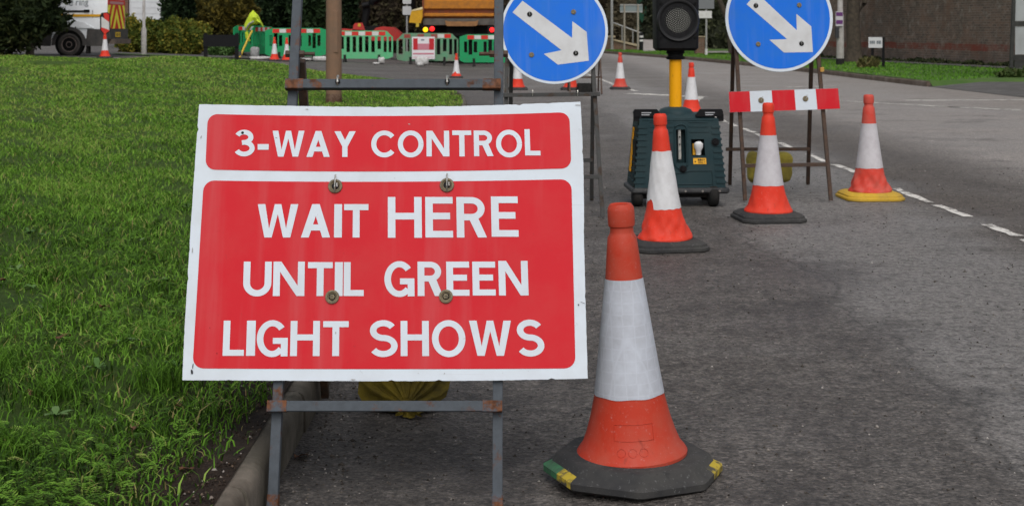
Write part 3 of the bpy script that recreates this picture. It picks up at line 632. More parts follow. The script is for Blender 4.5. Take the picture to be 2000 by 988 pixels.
# ------------------------------------------------------------------ the big red sign on its frame
def red_sign():
    p0 = Vector((0, 3.708, .2843)); n = Vector((0, -.699, .228)).normalized(); up = Vector((0, .228, .699)).normalized()
    Q = lambda px, py, o=0: on_plane(px, py, p0, n)+n*o
    root = thing('roadworks_sign', 'large red and white wait here sign on a blue-grey folding frame', 'road sign', (-.33, 3.62, 0))
    out = [(389, 204), (500, 206), (650, 208.5), (760, 209.5), (900, 207.5), (1000, 204.5), (1134, 199), (1137, 260), (1140, 340), (1141, 480), (1144, 600), (1148, 739), (950, 743), (750, 744), (560, 743), (356, 742), (360, 650), (370, 480), (380, 330)]
    r = random.Random(4); pts = []
    for i, a in enumerate(out):
        b = out[(i+1) % len(out)]; L = math.hypot(b[0]-a[0], b[1]-a[1]); k = max(1, int(L/7)); nx, ny = -(b[1]-a[1])/L, (b[0]-a[0])/L
        for j in range(k):
            e = r.uniform(-.25, .25)+(r.uniform(.8, 2.6) if r.random() < .035 else 0)
            if j == 0: e = .4
            pts.append((a[0]+(b[0]-a[0])*j/k+nx*e, a[1]+(b[1]-a[1])*j/k+ny*e))
    mb = MB(); N = len(pts)
    f = [Q(x, y) for x, y in pts]; bk = [Q(x, y, -.012) for x, y in pts]
    mb.add(f, [tuple(range(N))]); mb.add(bk, [tuple(range(N))[::-1]], 1)
    mb.add(f+bk, [(i, (i+1) % N, (i+1) % N+N, i+N) for i in range(N)], 1)
    EDGE = mat('plate_edge', (.05, .045, .042), .8, (.14, .13, .12), 30)
    plate = mb.build('sign_plate', [WHITE_R, EDGE], root, world=True)
    def panel(c, bt, bb, rad, name):
        (x0, y0), (x1, y1), (x2, y2), (x3, y3) = c                       # TL TR BR BL
        w, h = x1-x0, y3-y0; o = []
        def fn(u, v):
            return (x0*(1-u)+x1*u)*(1-v)+(x3*(1-u)+x2*u)*v, (y0*(1-u)+y1*u)*(1-v)+(y3*(1-u)+y2*u)*v+4*u*(1-u)*(bt*(1-v)+bb*v)
        ru, rv = rad/w, rad/h; uv = []
        for cu, cv, a0 in ((1-ru, rv, -90), (1-ru, 1-rv, 0), (ru, 1-rv, 90), (ru, rv, 180)):
            for k in range(7): a = R(a0+15*k); uv.append((cu+ru*math.cos(a), cv+rv*math.sin(a)))
        full = []
        for i, (u, v) in enumerate(uv):
            u2, v2 = uv[(i+1) % len(uv)]; k = 10 if abs(u2-u) > .3 else 1
            for j in range(k): full.append((u+(u2-u)*j/k, v+(v2-v)*j/k))
        m = MB(); P = [Q(*fn(u, v), .0008) for u, v in full]; m.add(P, [tuple(range(len(P)))[::-1]]); return m.build(name, RED_R, plate, world=True)
    panel([(406, 223), (1112, 219.5), (1116, 329), (401, 331.5)], 5.7, 5, 19, 'red_panel')
    panel([(398, 352.5), (1116, 350), (1124, 719), (376, 719)], 4, 1.5, 21, 'red_panel')
    L = [('3', 457, 498, 254, 306), ('-', 503.4, 525, 282, 293), ('W', 532, 594.5, 256, 306.5), ('A', 599, 644.6, 256.5, 307), ('Y', 653, 694.7, 257, 307), ('C', 725, 772.7, 255.5, 308),
         ('O', 777, 827.4, 255.5, 308), ('N', 833, 877.5, 256, 306), ('T', 883.6, 920.7, 255.5, 306), ('R', 925.5, 963.5, 255.5, 305.5), ('O', 968.6, 1019.7, 254, 308), ('L', 1025, 1055, 253, 304),
         ('W', 502.8, 582.3, 399, 464), ('A', 588.4, 645.2, 399, 464), ('I', 652.8, 668, 399, 464), ('T', 672, 719.6, 399, 464), ('H', 757.6, 823.8, 385, 464.5), ('E', 830.8, 884.5, 385, 464), ('R', 891.8, 950.4, 385, 464), ('E', 959.5, 1012, 384, 462.5),
         ('U', 475.5, 530.4, 511, 578.6), ('N', 533.8, 595, 511, 578), ('T', 601.3, 649.7, 512, 578), ('I', 654, 669.6, 512, 578), ('L', 671.5, 710.6, 512, 578), ('G', 750.6, 809.5, 510, 580), ('R', 815.7, 864.8, 511, 578), ('E', 871.8, 916.6, 511, 577.5), ('E', 922.8, 967.6, 511, 577), ('N', 973.9, 1031.4, 509.5, 577),
         ('L', 436, 477.4, 626, 694.5), ('I', 481.7, 499, 626, 694.5), ('G', 501.5, 562.4, 625, 697), ('H', 567.3, 624.8, 626.5, 695), ('T', 631, 681, 627, 695), ('S', 720.5, 777, 625, 697), ('H', 782.6, 837.8, 626.5, 695), ('O', 843.5, 909.3, 625, 697), ('W', 916.6, 998.8, 626, 694.5), ('S', 1007.9, 1063, 624, 696)]
    for ch, x0, x1, y0, y1 in L:
        m = MB(); sk = (y1-450)*-.00 if True else 0
        # strokes lean with the plate's perspective: sides converge on the same point as the plate edges
        def fn(x, y, k, x0=x0, y0=y0, y1=y1):
            py = y1-y; ym = (y0+y1)/2; px = x0+x; cxp = 752+(px-752)*(1+(py-ym)*.000114); return Q(cxp, py, .0016+.00012*k)
        st = 10.2 if y1 < 320 else (14.7 if x0 > 740 and y1 < 480 else 13.3)
        for v_, f_, k_ in caps(ch, x1-x0, y1-y0, st): m.add([fn(a_, b_, k_) for a_, b_ in v_], f_)
        m.build('letter', WHITE_R, plate, world=True)
    # a tar smear, scuffs and specks on the white border
    def mark(px, py, w, h, rot, mt, name='scuff_mark'):
        k = random.Random(int(px*7+py)); P = []
        for t in range(12):
            a_ = t*math.pi/6; q = k.uniform(.6, 1.15); dx, dy = w*q*math.cos(a_), h*q*math.sin(a_); P.append(Q(px+dx*math.cos(rot)-dy*math.sin(rot), py+dx*math.sin(rot)+dy*math.cos(rot), .0021))
        m_ = MB(); m_.add(P, [tuple(range(12))]); m_.build(name, mt, plate, world=True)
    TAR = mat('tar_black', (.03, .028, .035), .6); SCF = mat('scuff_grey', (.36, .35, .34), .7)
    for a_ in ((375, 726, 2.6, 5, .0, TAR), (377, 715, 1.1, 7, .1, TAR), (1130, 595, 1.8, 1.8, 0, TAR), (1138, 591, 7, .5, .4, TAR), (868, 729, .9, 2.2, .3, SCF), (656, 650, 1.2, 3, .2, SCF), (540, 270, 2.5, 1, .4, SCF), (799, 243, 2.6, 1.1, .2, mat('scuff_pink', (.5, .3, .3), .7)), (393, 268, 1.2, 3, .4, SCF), (376, 489, .9, 6, .05, SCF), (690, 741, 5, 1.2, 0, SCF), (600, 214, 3, 1, 0, SCF), (1128, 206, 6, 1.2, .1, SCF), (424, 690, 1.3, 1.5, 0, mat('speck_dark_red', (.25, .01, .012), .7)), (410, 640, 1.1, 1.1, 0, mat('speck_dark_red', (.25, .01, .012), .7))): mark(*a_)
    # grommets, wire clips
    def ringdisc(px, py, r, clip):
        c = Q(px, py, .002); a = Vector((1, 0, 0)); m = MB(); rings = []
        for rr, o in ((r, 0), (r*.95, .004), (r*.72, .005), (r*.6, .002), (r*.5, .001)): rings.append([c+(a*math.cos(t*6.283/24)+up*math.sin(t*6.283/24))*rr+n*o for t in range(24)])
        m.loft(rings, False); g = m.build('grommet', GROM, plate, True, world=True)
        m = MB(); m.add([c+(a*math.cos(t*6.283/24)+up*math.sin(t*6.283/24))*r*.62+n*.0008 for t in range(24)], [tuple(range(24))]); m.build('bolt_recess', BLACK if clip else BLACKR, plate, world=True)
        if clip:
            m = MB(); m.tube([c+up*.030+n*.006, c+up*.012+n*.012, c-up*.004+n*.013, c-up*.016+n*.008], .0022, 8); m.tube([c+up*.006+n*.012+a*.005, c-up*.004+n*.012+a*.006], .0022, 8); m.build('wire_clip', CHROME, plate, True, world=True)
        else:
            m = MB(); m.lathe([(0, r*.42), (.004, r*.4), (.005, r*.3), (.005, r*.12), (.002, r*.1)], 6); m.v = [tuple(c+a*x+up*y+n*z) for x, y, z in m.v]; m.build('bolt_head', GROM, plate, world=True)
    ringdisc(655, 364, .0195, True); ringdisc(873, 362, .0195, True); ringdisc(649, 580, .0185, False); ringdisc(871, 579, .0185, False)
    m = MB(); c = Q(474, 260, .002)
    m.add([c+Vector((math.cos(t), 0, 0))*.004+up*math.sin(t)*.004 for t in [k*.6 for k in range(10)]], [tuple(range(10))]); m.build('rivet_hole', DARKH, plate, world=True)
    # frame
    for X in (-.607, -.037):
        f0 = Vector((X, 0, 0))
        def lp(z, o): return Vector((X, 3.708+(z-.2843)*.326, z))+n*o
        a, b = lp(.03, -.027), lp(1.42, -.027); d = (b-a).normalized(); a = a-d*(a.z+.024)/d.z
        m = MB(); m.bar(a, b, .026, up=(0, -1, 0)); m.build('leg', FRAME1, root, world=True)
        m = MB(); m.bar(a-d*.0, a+d*.035, .029, up=(0, -1, 0)); m.build('leg_foot', FRAME1R, root, world=True)
        hz = lp(1.13, -.027); rb = Vector((X-.004, 4.615, .012))+Vector((0.010 if X < -.3 else -.002, 0, 0)); h2 = hz+Vector((.012 if X < -.3 else .0, .03, -.02))
        m = MB(); m.bar(h2, rb, .024, up=(1, 0, 0)); m.build('leg', FRAME3, root, world=True, label='rusty brown rear leg')
        m = MB(); s = 1 if X < -.3 else -1
        m.tube([hz-Vector((.026*1, 0, 0)), hz+Vector((.026, 0, 0))], .011, 6); m.tube([hz+Vector((.02*s, 0, 0)), hz+Vector((.055*s, 0, 0))], .0055, 10); m.build('hinge_bolt', FRAME3, root, 40, world=True)
    def cross(px0, px1, py, w):
        A, B = Q(px0, py, .001), Q(px1, py, .001); B.y = A.y; B.z = A.z
        x0, x1 = A.x, B.x; pt = lambda x: Vector((x, A.y, A.z)); cb = None
        m = MB(); m.bar(pt(x0+.05), pt(x1-.05), .026, up=n); cb = m.build('crossbar', FRAME1, root, world=True)
        for p, q in ((x0, x0+.0499), (x1-.0499, x1)):
            m = MB(); m.bar(pt(p), pt(q), .0285, up=n); m.build('crossbar_end', FRAME1R, cb, world=True)
        return A, cb
    A, cb = cross(558, 978, 166, .026)
    for px in (661, 874):
        c = Q(px, 160, .016); m = MB(); m.tube([c+up*.012, c+up*.006+n*.006, c-up*.006+n*.006, c-up*.012-n*.002], .0035, 8); m.build('wing_clip', CHROME, cb, True, world=True)
        m = MB(); m.tube([c-up*.004-n*.006, c-up*.004+n*.004], .007, 8); m.build('clip_bolt', BLACK, cb, True, world=True)
    cross(523, 981, 793, .026)
    m = MB(); m.bar((-.6, 4.47, .26), (-.04, 4.47, .26), .022); m.build('rear_crossbar', FRAME3, root, world=True)
    return root
red_sign()
# ------------------------------------------------------------------ sandbags
def bag_mat(name, c, d):
    t = NT(name); o = t.obj(); x = t.mix(t.ramp(t.noise(7, 5, .65, o), [(.38, 0.), (.68, 1.)]), c, d)
    w = t.n('ShaderNodeTexWave'); w.inputs['Scale'].default_value = 160; t.l(o, w.inputs['Vector'])
    t.col(x); t.b.inputs['Roughness'].default_value = .7; t.bump(t.math('ADD', t.noise(35, 5, .7, o), t.math('MULTIPLY', w.outputs['Fac'], .15)), .9, .012); return t.m
YBAG = bag_mat('yellow_woven_sack', (.31, .228, .025), (.085, .066, .018)); YBAG2 = bag_mat('olive_yellow_sack', (.40, .33, .05), (.22, .18, .04))
def tied_bag(loc):
    root = thing('sandbag', 'yellow tied sandbag on the tarmac behind the large red sign', 'sandbag', loc)
    m = MB(); rings = []; n = 84; r = random.Random(2); ph = [r.uniform(-1, 1) for _ in range(n)]
    # axis runs from the rear (t=0) to the gathered neck facing the road (t=1)
    prof = [(0, .02), (.05, .07), (.14, .112), (.3, .135), (.5, .138), (.66, .128), (.78, .105), (.86, .078), (.92, .050), (.96, .030), (1., .019)]
    for t, rad in prof:
        g = []
        for k in range(n):
            a = 2*math.pi*k/n; pl = 1+(.05+.36*S(.4, .95, t))*(.5*math.sin(15*a+2*ph[k//6])+.35*math.sin(27*a+1))*(S(.25, .95, t))
            x = rad*1.10*math.cos(a)*pl; z = rad*.98*math.sin(a)*pl; drop = -.085*S(.45, 1, t)
            zz = .125+z+drop; zz = max(zz, .006+.004*math.sin(9*a)) if t < .97 else max(zz, .01)
            g.append((x+.02*S(.6, 1, t), .15-.30*t+.05*S(.7, 1, t)*math.cos(a)*0, zz))
        rings.append(g)
    m.loft(rings, True); body = m.build('sack', YBAG, root, True)
    m = MB(); rings = []
    for t, rad, ext in ((0, .019, 0), (.3, .022, .012), (.65, .030, .022), (1., .040, .030)):
        g = []
        for k in range(40):
            a = 2*math.pi*k/40; q = rad*(1+.28*t*math.sin(9*a+1)); g.append((.02+.012*t+q*math.cos(a), -.15-ext+.012*t*math.sin(5*a), max(.004, .036+q*.62*math.sin(a)-.012*t)))
        rings.append(g)
    m.loft(rings, False); m.build('tied_end', YBAG, root, True)
    m = MB(); m.tube([(.02+.024*math.cos(a), -.148+.004*math.sin(a), .038+.022*math.sin(a)) for a in [k*.4 for k in range(17)]], .0035, 6); m.build('tie_cord', YBAG, root, True)
tied_bag((-.352, 4.665, -.026))
def draped_bag(name, label, loc, sx, sy, sz, m_, seed, n=26, e=.28):
    m = MB(); r = random.Random(seed); rings = []; f = [r.uniform(0, 6) for _ in range(8)]
    for i in range(1, n):
        th = math.pi*i/n; g = []
        for k in range(40):
            ph = 2*math.pi*k/40; s = lambda v, e=e: math.copysign(abs(v)**e, v)
            x = s(math.sin(th))*s(math.cos(ph)); y = s(math.sin(th), .8)*s(math.sin(ph), .8); z = s(math.cos(th), e+.10)
            w = 1+.03*math.sin(3*x+f[0]+2*z)+.02*math.sin(7*x-5*z+f[1])+.012*math.sin(13*z+9*x+f[2])
            g.append((sx*x*w, sy*y*w, sz+sz*z*(1+.06*math.sin(5*x+f[3]))*(1-.10*math.cos(3*x))))
        rings.append(g)
    m.loft(rings, True); return m, rings
# ------------------------------------------------------------------ traffic cones
PROF = [(.052, .150), (.060, .151), (.070, .145), (.085, .133), (.115, .121), (.16, .1075), (.22, .0935), (.30, .0818), (.40, .0680), (.53, .0505), (.60, .0440), (.640, .0395), (.650, .0335), (.656, .0318), (.668, .0318), (.671, .0355), (.678, .0368), (.712, .0366), (.722, .0350), (.731, .0290), (.728, .0240), (.70, .022)]
def crad(z):
    for (z0, r0), (z1, r1) in zip(PROF, PROF[1:]):
        if z0 <= z <= z1: return r0+(r1-r0)*(z-z0)/(z1-z0)
    return .02
def cone(x, y, label, s=1., lean=(0, 0), bm_=None, sm=None, base='square', bmat=None, rot=0, tear=None, dent=0, det=40, seed=0, group=None, z=None, marks=False, top=True):
    root = thing('traffic_cone', label, 'traffic cone', (x, y, gz(x, y) if z is None else z), 0, group); root.scale = (s, s, s)
    r = random.Random(seed); ph = [r.uniform(0, 6.28) for _ in range(6)]
    def f(a, zz):
        k = S(.212, .13, zz)*S(.05, .08, zz) if zz < .3 else 0
        return 1+dent*k*(.5*math.sin(3*a+ph[0]+zz*18)+.6*abs(math.sin(5*a+ph[1]-zz*31))-.4+.3*math.sin(9*a+ph[2]+zz*40))
    prof = PROF
    if dent: prof = [p for p in PROF if not .07 < p[0] < .31]+[(z_, crad(z_)) for z_ in [.075+.0125*i for i in range(19)]]; prof.sort()
    if dent: prof = [p for p in prof if p[0] < .70]+[p for p in PROF if p[0] >= .70 and PROF.index(p) < 20]+PROF[20:]
    dedup = []
    for p in (PROF if not dent else sorted([q for q in PROF if q[0] <= .07 or .31 < q[0]][:0]+[q for q in PROF[:20] if q[0] <= .07 or q[0] > .31]+[(z_, crad(z_)) for z_ in [.075+.0125*i for i in range(19)]])+PROF[20:]): dedup.append(p)
    m = MB(); m.lathe(dedup, det, f=f if dent else None, caps=False); body = m.build('body', bm_ or CONE2, root, 28); body.rotation_euler = (lean[0], lean[1], 0)
    # reflective sleeve, standing slightly proud, torn where the photograph shows it
    m = MB(); rings = []; zb, zt = .219, .53; K = 10; nn = max(det, 48)
    for i in range(K+1):
        g = []
        for k in range(nn):
            a = 2*math.pi*k/nn; z0 = tear(a) if tear else zb+.0012*math.sin(7*a); zz = z0+(zt-z0)*i/K
            if i == K and tear: zz += .0015*math.sin(5*a)
            q = crad(zz)+.0016+(.0012*math.sin(11*a+zz*40) if tear else 0); g.append((q*math.cos(a), q*math.sin(a), zz))
        rings.append(g)
    m.loft(rings, False); m.build('reflective_sleeve', sm or SLEEVE2, body, True)
    m = MB(); mats = [bmat or RUBBER, YELP, GRNP]
    if base == 'oct':
        V8 = [(math.cos(R(45*k+rot)), math.sin(R(45*k+rot))) for k in range(8)]
        ringsb = []
        for q, zz in ((.238, 0), (.246, .006), (.246, .022), (.238, .027), (.222, .034), (.212, .050), (.200, .056)):
            g = []
            for k in range(8):
                a, b = V8[k], V8[(k+1) % 8]
                for t in (.04, .5, .96): g.append((q*(a[0]+(b[0]-a[0])*t), q*(a[1]+(b[1]-a[1])*t), zz))
            ringsb.append(g)
        m.loft(ringsb, True)
        bo = m.build('base', mats, root, 40)
        if marks:
            for fc in bo.data.polygons:
                c = fc.center; ang = math.degrees(math.atan2(c.y, c.x)) % 360
                if c.z > .002 and c.z < .054 and math.hypot(c.x, c.y) > .19:
                    if 192 < ang < 222 and c.z < .032: fc.material_index = 1
                    elif 176 < ang <= 192 and c.z < .032: fc.material_index = 2
                    elif (ang > 345 or ang < 4) and c.z < .036: fc.material_index = 1
    else:
        h = .205; c = .055
        def sq(q, cc): return [(q, -q+cc), (q, q-cc), (q-cc, q), (-q+cc, q), (-q, q-cc), (-q, -q+cc), (-q+cc, -q), (q-cc, -q)]
        ringsb = []
        for q, cc, zz in ((h-.006, c, 0), (h, c, .006), (h, c, .020), (h-.010, c, .026), (h-.012, c, .038), (h-.024, c, .046), (h-.040, c*.8, .054)):
            p = sq(q, cc); g = []
            for k in range(8):
                a, b = p[k], p[(k+1) % 8]
                for t in (.06, .5, .94): g.append((a[0]+(b[0]-a[0])*t, a[1]+(b[1]-a[1])*t, zz))
            ca, sa = math.cos(R(rot)), math.sin(R(rot)); ringsb.append([(x_*ca-y_*sa, x_*sa+y_*ca, zz) for x_, y_, zz in g])
        m.loft(ringsb, True); m.build('base', mats, root, 40)
    if marks:                                            # moulded frame and three roundels low on the body
        pt = lambda a, zz: (math.cos(a)*(crad(zz)+.0006), math.sin(a)*(crad(zz)+.0006), zz)
        m = MB(); a0, a1 = R(-118), R(-62); loop = [pt(a0+(a1-a0)*k/10, .158) for k in range(11)]+[pt(a1-.04+(a0-a1+.08)*k/10, .118) for k in range(11)]; m.tube(loop+[loop[0]], .0010, 6)
        for ac in (-106, -93, -80):
            m.tube([pt(R(ac+5*math.cos(k*.52)), .090+.010*math.sin(k*.52)) for k in range(13)], .0007, 6)
        m.build('moulded_mark', bm_, body, True)
    return root
cone(.325, 3.86, 'front cone with dusty orange body beside the large red sign', s=.988, lean=(0, R(-2.6)), bm_=CONE1, sm=SLEEVE1, base='oct', rot=0, marks=True, det=72)
def tear2(a):
    t = (math.degrees(a)) % 360; z = .219+.0015*math.sin(13*a)
    if 182 < t < 232: z = .219+.048*S(182, 190, t)*(1-S(222, 233, t))+.006*math.sin(t*1.3)
    return z
cone(.835, 7.82, 'cone with torn white sleeve directly in front of the green light trailer', lean=(0, R(-2.2)), bm_=CONE2, sm=SLEEVE2, rot=12, tear=tear2, dent=.10, det=64, seed=1)
cone(1.605, 8.98, 'cone with black base standing in front of the red-white striped board', bm_=CONE2, sm=SLEEVE3, rot=6, dent=.05, det=64, seed=2)
cone(2.52, 10.1, 'creased cone on a yellow base at the edge of the carriageway', lean=(0, R(-.6)), bm_=CONE3, sm=SLEEVE3, bmat=RUBY, rot=4, dent=.13, det=64, seed=3)
cone(2.49, 19.9, 'cone half hidden behind the yellow traffic light pole', det=40, rot=10)
cone(2.15, 28.5, 'lone cone on the white line right of the left blue arrow sign', det=32, sm=SLEEVE2, bm_=CONE3)
cone(.11, 28.3, 'cone behind the left leg of the left blue arrow sign', det=32)
cone(1.16, 28.3, 'cone behind the lower rim of the left blue arrow sign', det=32)
def tear9(a):
    t = math.degrees(a) % 360; return .13+.06*max(0, math.sin(3*a+1))
cone(-1.37, 35.3, 'cone with long ragged white sleeve in front of the dirty green barrier', s=.82, det=32, tear=tear9)
# ------------------------------------------------------------------ blue arrow signs
def disc_sign(label, foot_y, slope, cpx, cpy, rpx, rin, arrow, legs, rear, bars, fr, fix, extra=None):
    root = thing('arrow_sign', label, 'road sign', (on_plane(cpx, cpy, Vector((0, foot_y, 0)), Vector((0, -1, slope)).normalized()).x, foot_y, 0))
    p0 = Vector((0, foot_y, 0)); n = Vector((0, -1, slope)).normalized(); up = Vector((0, slope, 1)).normalized(); a = Vector((1, 0, 0))
    Q = lambda px, py, o=0: on_plane(px, py, p0, n)+n*o
    c = Q(cpx, cpy); k = c.y/F; Ro, Ri = rpx*k, rin*k; N = 96
    circ = lambda rr, o: [c+(a*math.cos(t*2*math.pi/N)+up*math.sin(t*2*math.pi/N))*rr+n*o for t in range(N)]
    m = MB(); m.loft([circ(Ro-.001, -.006), circ(Ro, -.004), circ(Ro, .004), circ(Ro-.002, .006)], True); disc = m.build('sign_disc', [WHITE_R], root, 40, world=True)
    m = MB(); m.add(circ(Ri, .0072), [tuple(range(N))]); m.build('blue_face', BLUE_R, disc, world=True)
    m = MB(); P = [Q(x, y, .0084) for x, y in arrow]; m.add(P, [tuple(range(len(P)))[::-1]]); m.build('arrow', GREYW_R, disc, world=True)
    for px, py, clip in fix:
        q = Q(px, py, .009); m = MB(); m.lathe([(0, .017), (.004, .016), (.006, .010), (.004, .006)], 16); m.v = [tuple(q+a*x+up*y+n*z) for x, y, z in m.v]; fx = m.build('fixing', BLACKR if clip else GROM, disc, True, world=True)
        if clip: m = MB(); m.tube([q+up*.022+n*.006, q+up*.004+n*.010, q-up*.008+n*.008], .0022, 6); m.build('wire_clip', CHROME, disc, True, world=True)
    for (x0, y0, x1, y1) in legs:                                       # px at top, px at foot
        A, B = Q(x0, y0, -.03), Q(x1, y1, -.03); d = (B-A).normalized(); B = A+d*((A.z-.01)/-d.z); A = A-d*.35
        m = MB(); m.bar(A, B, .026, up=(0, -1, 0)); m.build('leg', fr, root, world=True)
    for (X0, Y0, Z0, X1, Y1) in rear:
        m = MB(); m.bar((X0, Y0, Z0), (X1, Y1, .01), .026, up=(0, -1, 0)); m.build('leg', fr, root, world=True)
    for b in bars:
        m = MB(); A, B = (Q(b[0], b[1], b[4]), Q(b[2], b[3], b[4])) if len(b) == 5 else (Vector(b[:3]), Vector(b[3:6])); m.bar(A, B, .025); m.build('crossbar', fr, root, world=True)
    return root, Q, up, n
r1, Q1, u1, n1 = disc_sign('left blue arrow sign on grey frame behind the large red sign', 9.03, .18, 1082.4, 61, 105, 99.6,
    [(1020.5, 2.7), (1001, 25.3), (1096.6, 99.1), (1062, 106.2), (1089.5, 127.1), (1150, 119.5), (1145.6, 63.4), (1117.8, 42.5), (1117.3, 75.2)],
    [(990, 130, 984, 427), (1158, 120, 1178, 427)], [(.0, 9.30, 1.2, -.02, 9.95), (.53, 9.30, 1.2, .552, 9.95)],
    [(982, 186, 1172, 184, -.004), (985, 347, 1170, 345, -.012), (-.01, 9.78, .3, .55, 9.78, .3)], FRAME2,
    [(1034.5, 29, True), (1120, 24.5, False), (1038, 108, False), (1124.5, 105, True)])
for px in (1040, 1128):
    q = Q1(px, 184, .012); m = MB(); m.tube([q+u1*.022, q+u1*.004+n1*.006, q-u1*.014], .0035, 6); m.build('wire_clip', CHROME, r1, True, world=True)
r2, Q2, u2, n2 = disc_sign('right blue arrow sign above the red-white striped board', 9.86, .12, 1521.4, 36.5, 105, 99,
    [(1477.3, -13), (1457.8, 9.4), (1536.8, 77.4), (1502.3, 78.5), (1530.7, 103.5), (1587.2, 102.5), (1584, 52.4), (1555, 28), (1555.7, 60)],
    [(1440, 110, 1457, 397), (1600, 110, 1625, 395)], [(1.565, 10.12, 1.2, 1.665, 10.96), (2.12, 10.12, 1.2, 2.27, 11.0)],
    [(1450, 324, 1616, 321, -.03), (1.60, 10.72, .295, 2.23, 10.74, .295)], FRAME3,
    [(1476, 12, True), (1560.5, 11, False), (1480.5, 87, False), (1565, 86, True)])
# striped board bolted to the same frame
m = MB(); cs = [(1423, 180), (1636, 173), (1640, 213), (1425, 220)]
def bp(u, v, o): return Q2((cs[0][0]*(1-u)+cs[1][0]*u)*(1-v)+(cs[3][0]*(1-u)+cs[2][0]*u)*v, (cs[0][1]*(1-u)+cs[1][1]*u)*(1-v)+(cs[3][1]*(1-u)+cs[2][1]*u)*v, o)
m.prism([(0, 0), (1, 0), (1, 1), (0, 1)], lambda u, v, t: bp(u, v, t), -.002, .010); board = m.build('striped_board', WHITE_R, r2, world=True, label='red and white striped board under the disc')
for u0, u1_ in ((.0, .19), (.392, .60), (.795, 1.)):
    m = MB(); m.add([bp(u0, .004, .0112), bp(u1_, .004, .0112), bp(u1_, .996, .0112), bp(u0, .996, .0112)], [(3, 2, 1, 0)]); m.build('red_stripe', RED_R, board, world=True)
for u in (.29, .695):
    q = bp(u, .46, .011); m = MB(); m.lathe([(0, .020), (.004, .019), (.006, .011), (.003, .007)], 16); m.v = [tuple(q+Vector((1, 0, 0))*x+u2*y+n2*z) for x, y, z in m.v]; m.build('fixing', GROM, board, True, world=True)
    m = MB(); m.tube([q+u2*.026+Vector((.012, 0, 0))+n2*.008, q+n2*.010, q-u2*.006+n2*.008], .0025, 6); m.build('wire_clip', CHROME, board, True, world=True)
m = MB(); A = Q2(1605.5, 132, -.012); m.bar(A, A+Vector((.003, .003, -.028)), .0268, up=(0, -1, 0)); m.build('paint_patch', mat('orange_spill', (.55, .24, .05), .6, (.5, .35, .1), 40), r2, world=True)
root = thing('sandbag', 'olive yellow sandbag hung over the bars of the right blue arrow sign', 'sandbag', (1.875, 10.44, .085))
m, _ = draped_bag('sandbag', '', None, .16, .08, .105, YBAG2, 5); m.build('sack', YBAG2, root, True)
# small frame standing farther up the road, black bag on it
root = thing('folding_stand', 'thin rusty frame seen behind the left blue arrow sign', 'stand', (1.4, 27, 0))
for x0, x1 in ((1.06, 1.06), (1.64, 1.62)):
    m = MB(); m.bar((x0, 26.2, .01), (x1, 26.7, 1.25), .03, up=(0, -1, 0)); m.build('leg', FRAME3, root, world=True)
    m = MB(); m.bar((x0+.02, 27.6, .01), (x1+.02, 26.75, 1.2), .03, up=(0, -1, 0)); m.build('leg', FRAME3, root, world=True)
m = MB(); m.bar((1.06, 26.4, .31), (1.66, 26.4, .31), .03); m.build('crossbar', FRAME3, root, world=True)
m = MB(); m.box(.98, 1.72, 26.66, 26.68, .85, 1.3); m.build('sign_plate', FRAME2, root, world=True)
root = thing('rubber_weight', 'black rubber weight block lying in the thin frame up the road', 'weight', (1.345, 26.75, 0))
m = MB(); m.frustum((-.15, .15, -.1, .1), .0, (-.135, .135, -.09, .09), .19, .04); m.build('block', BLACKR, root, True)
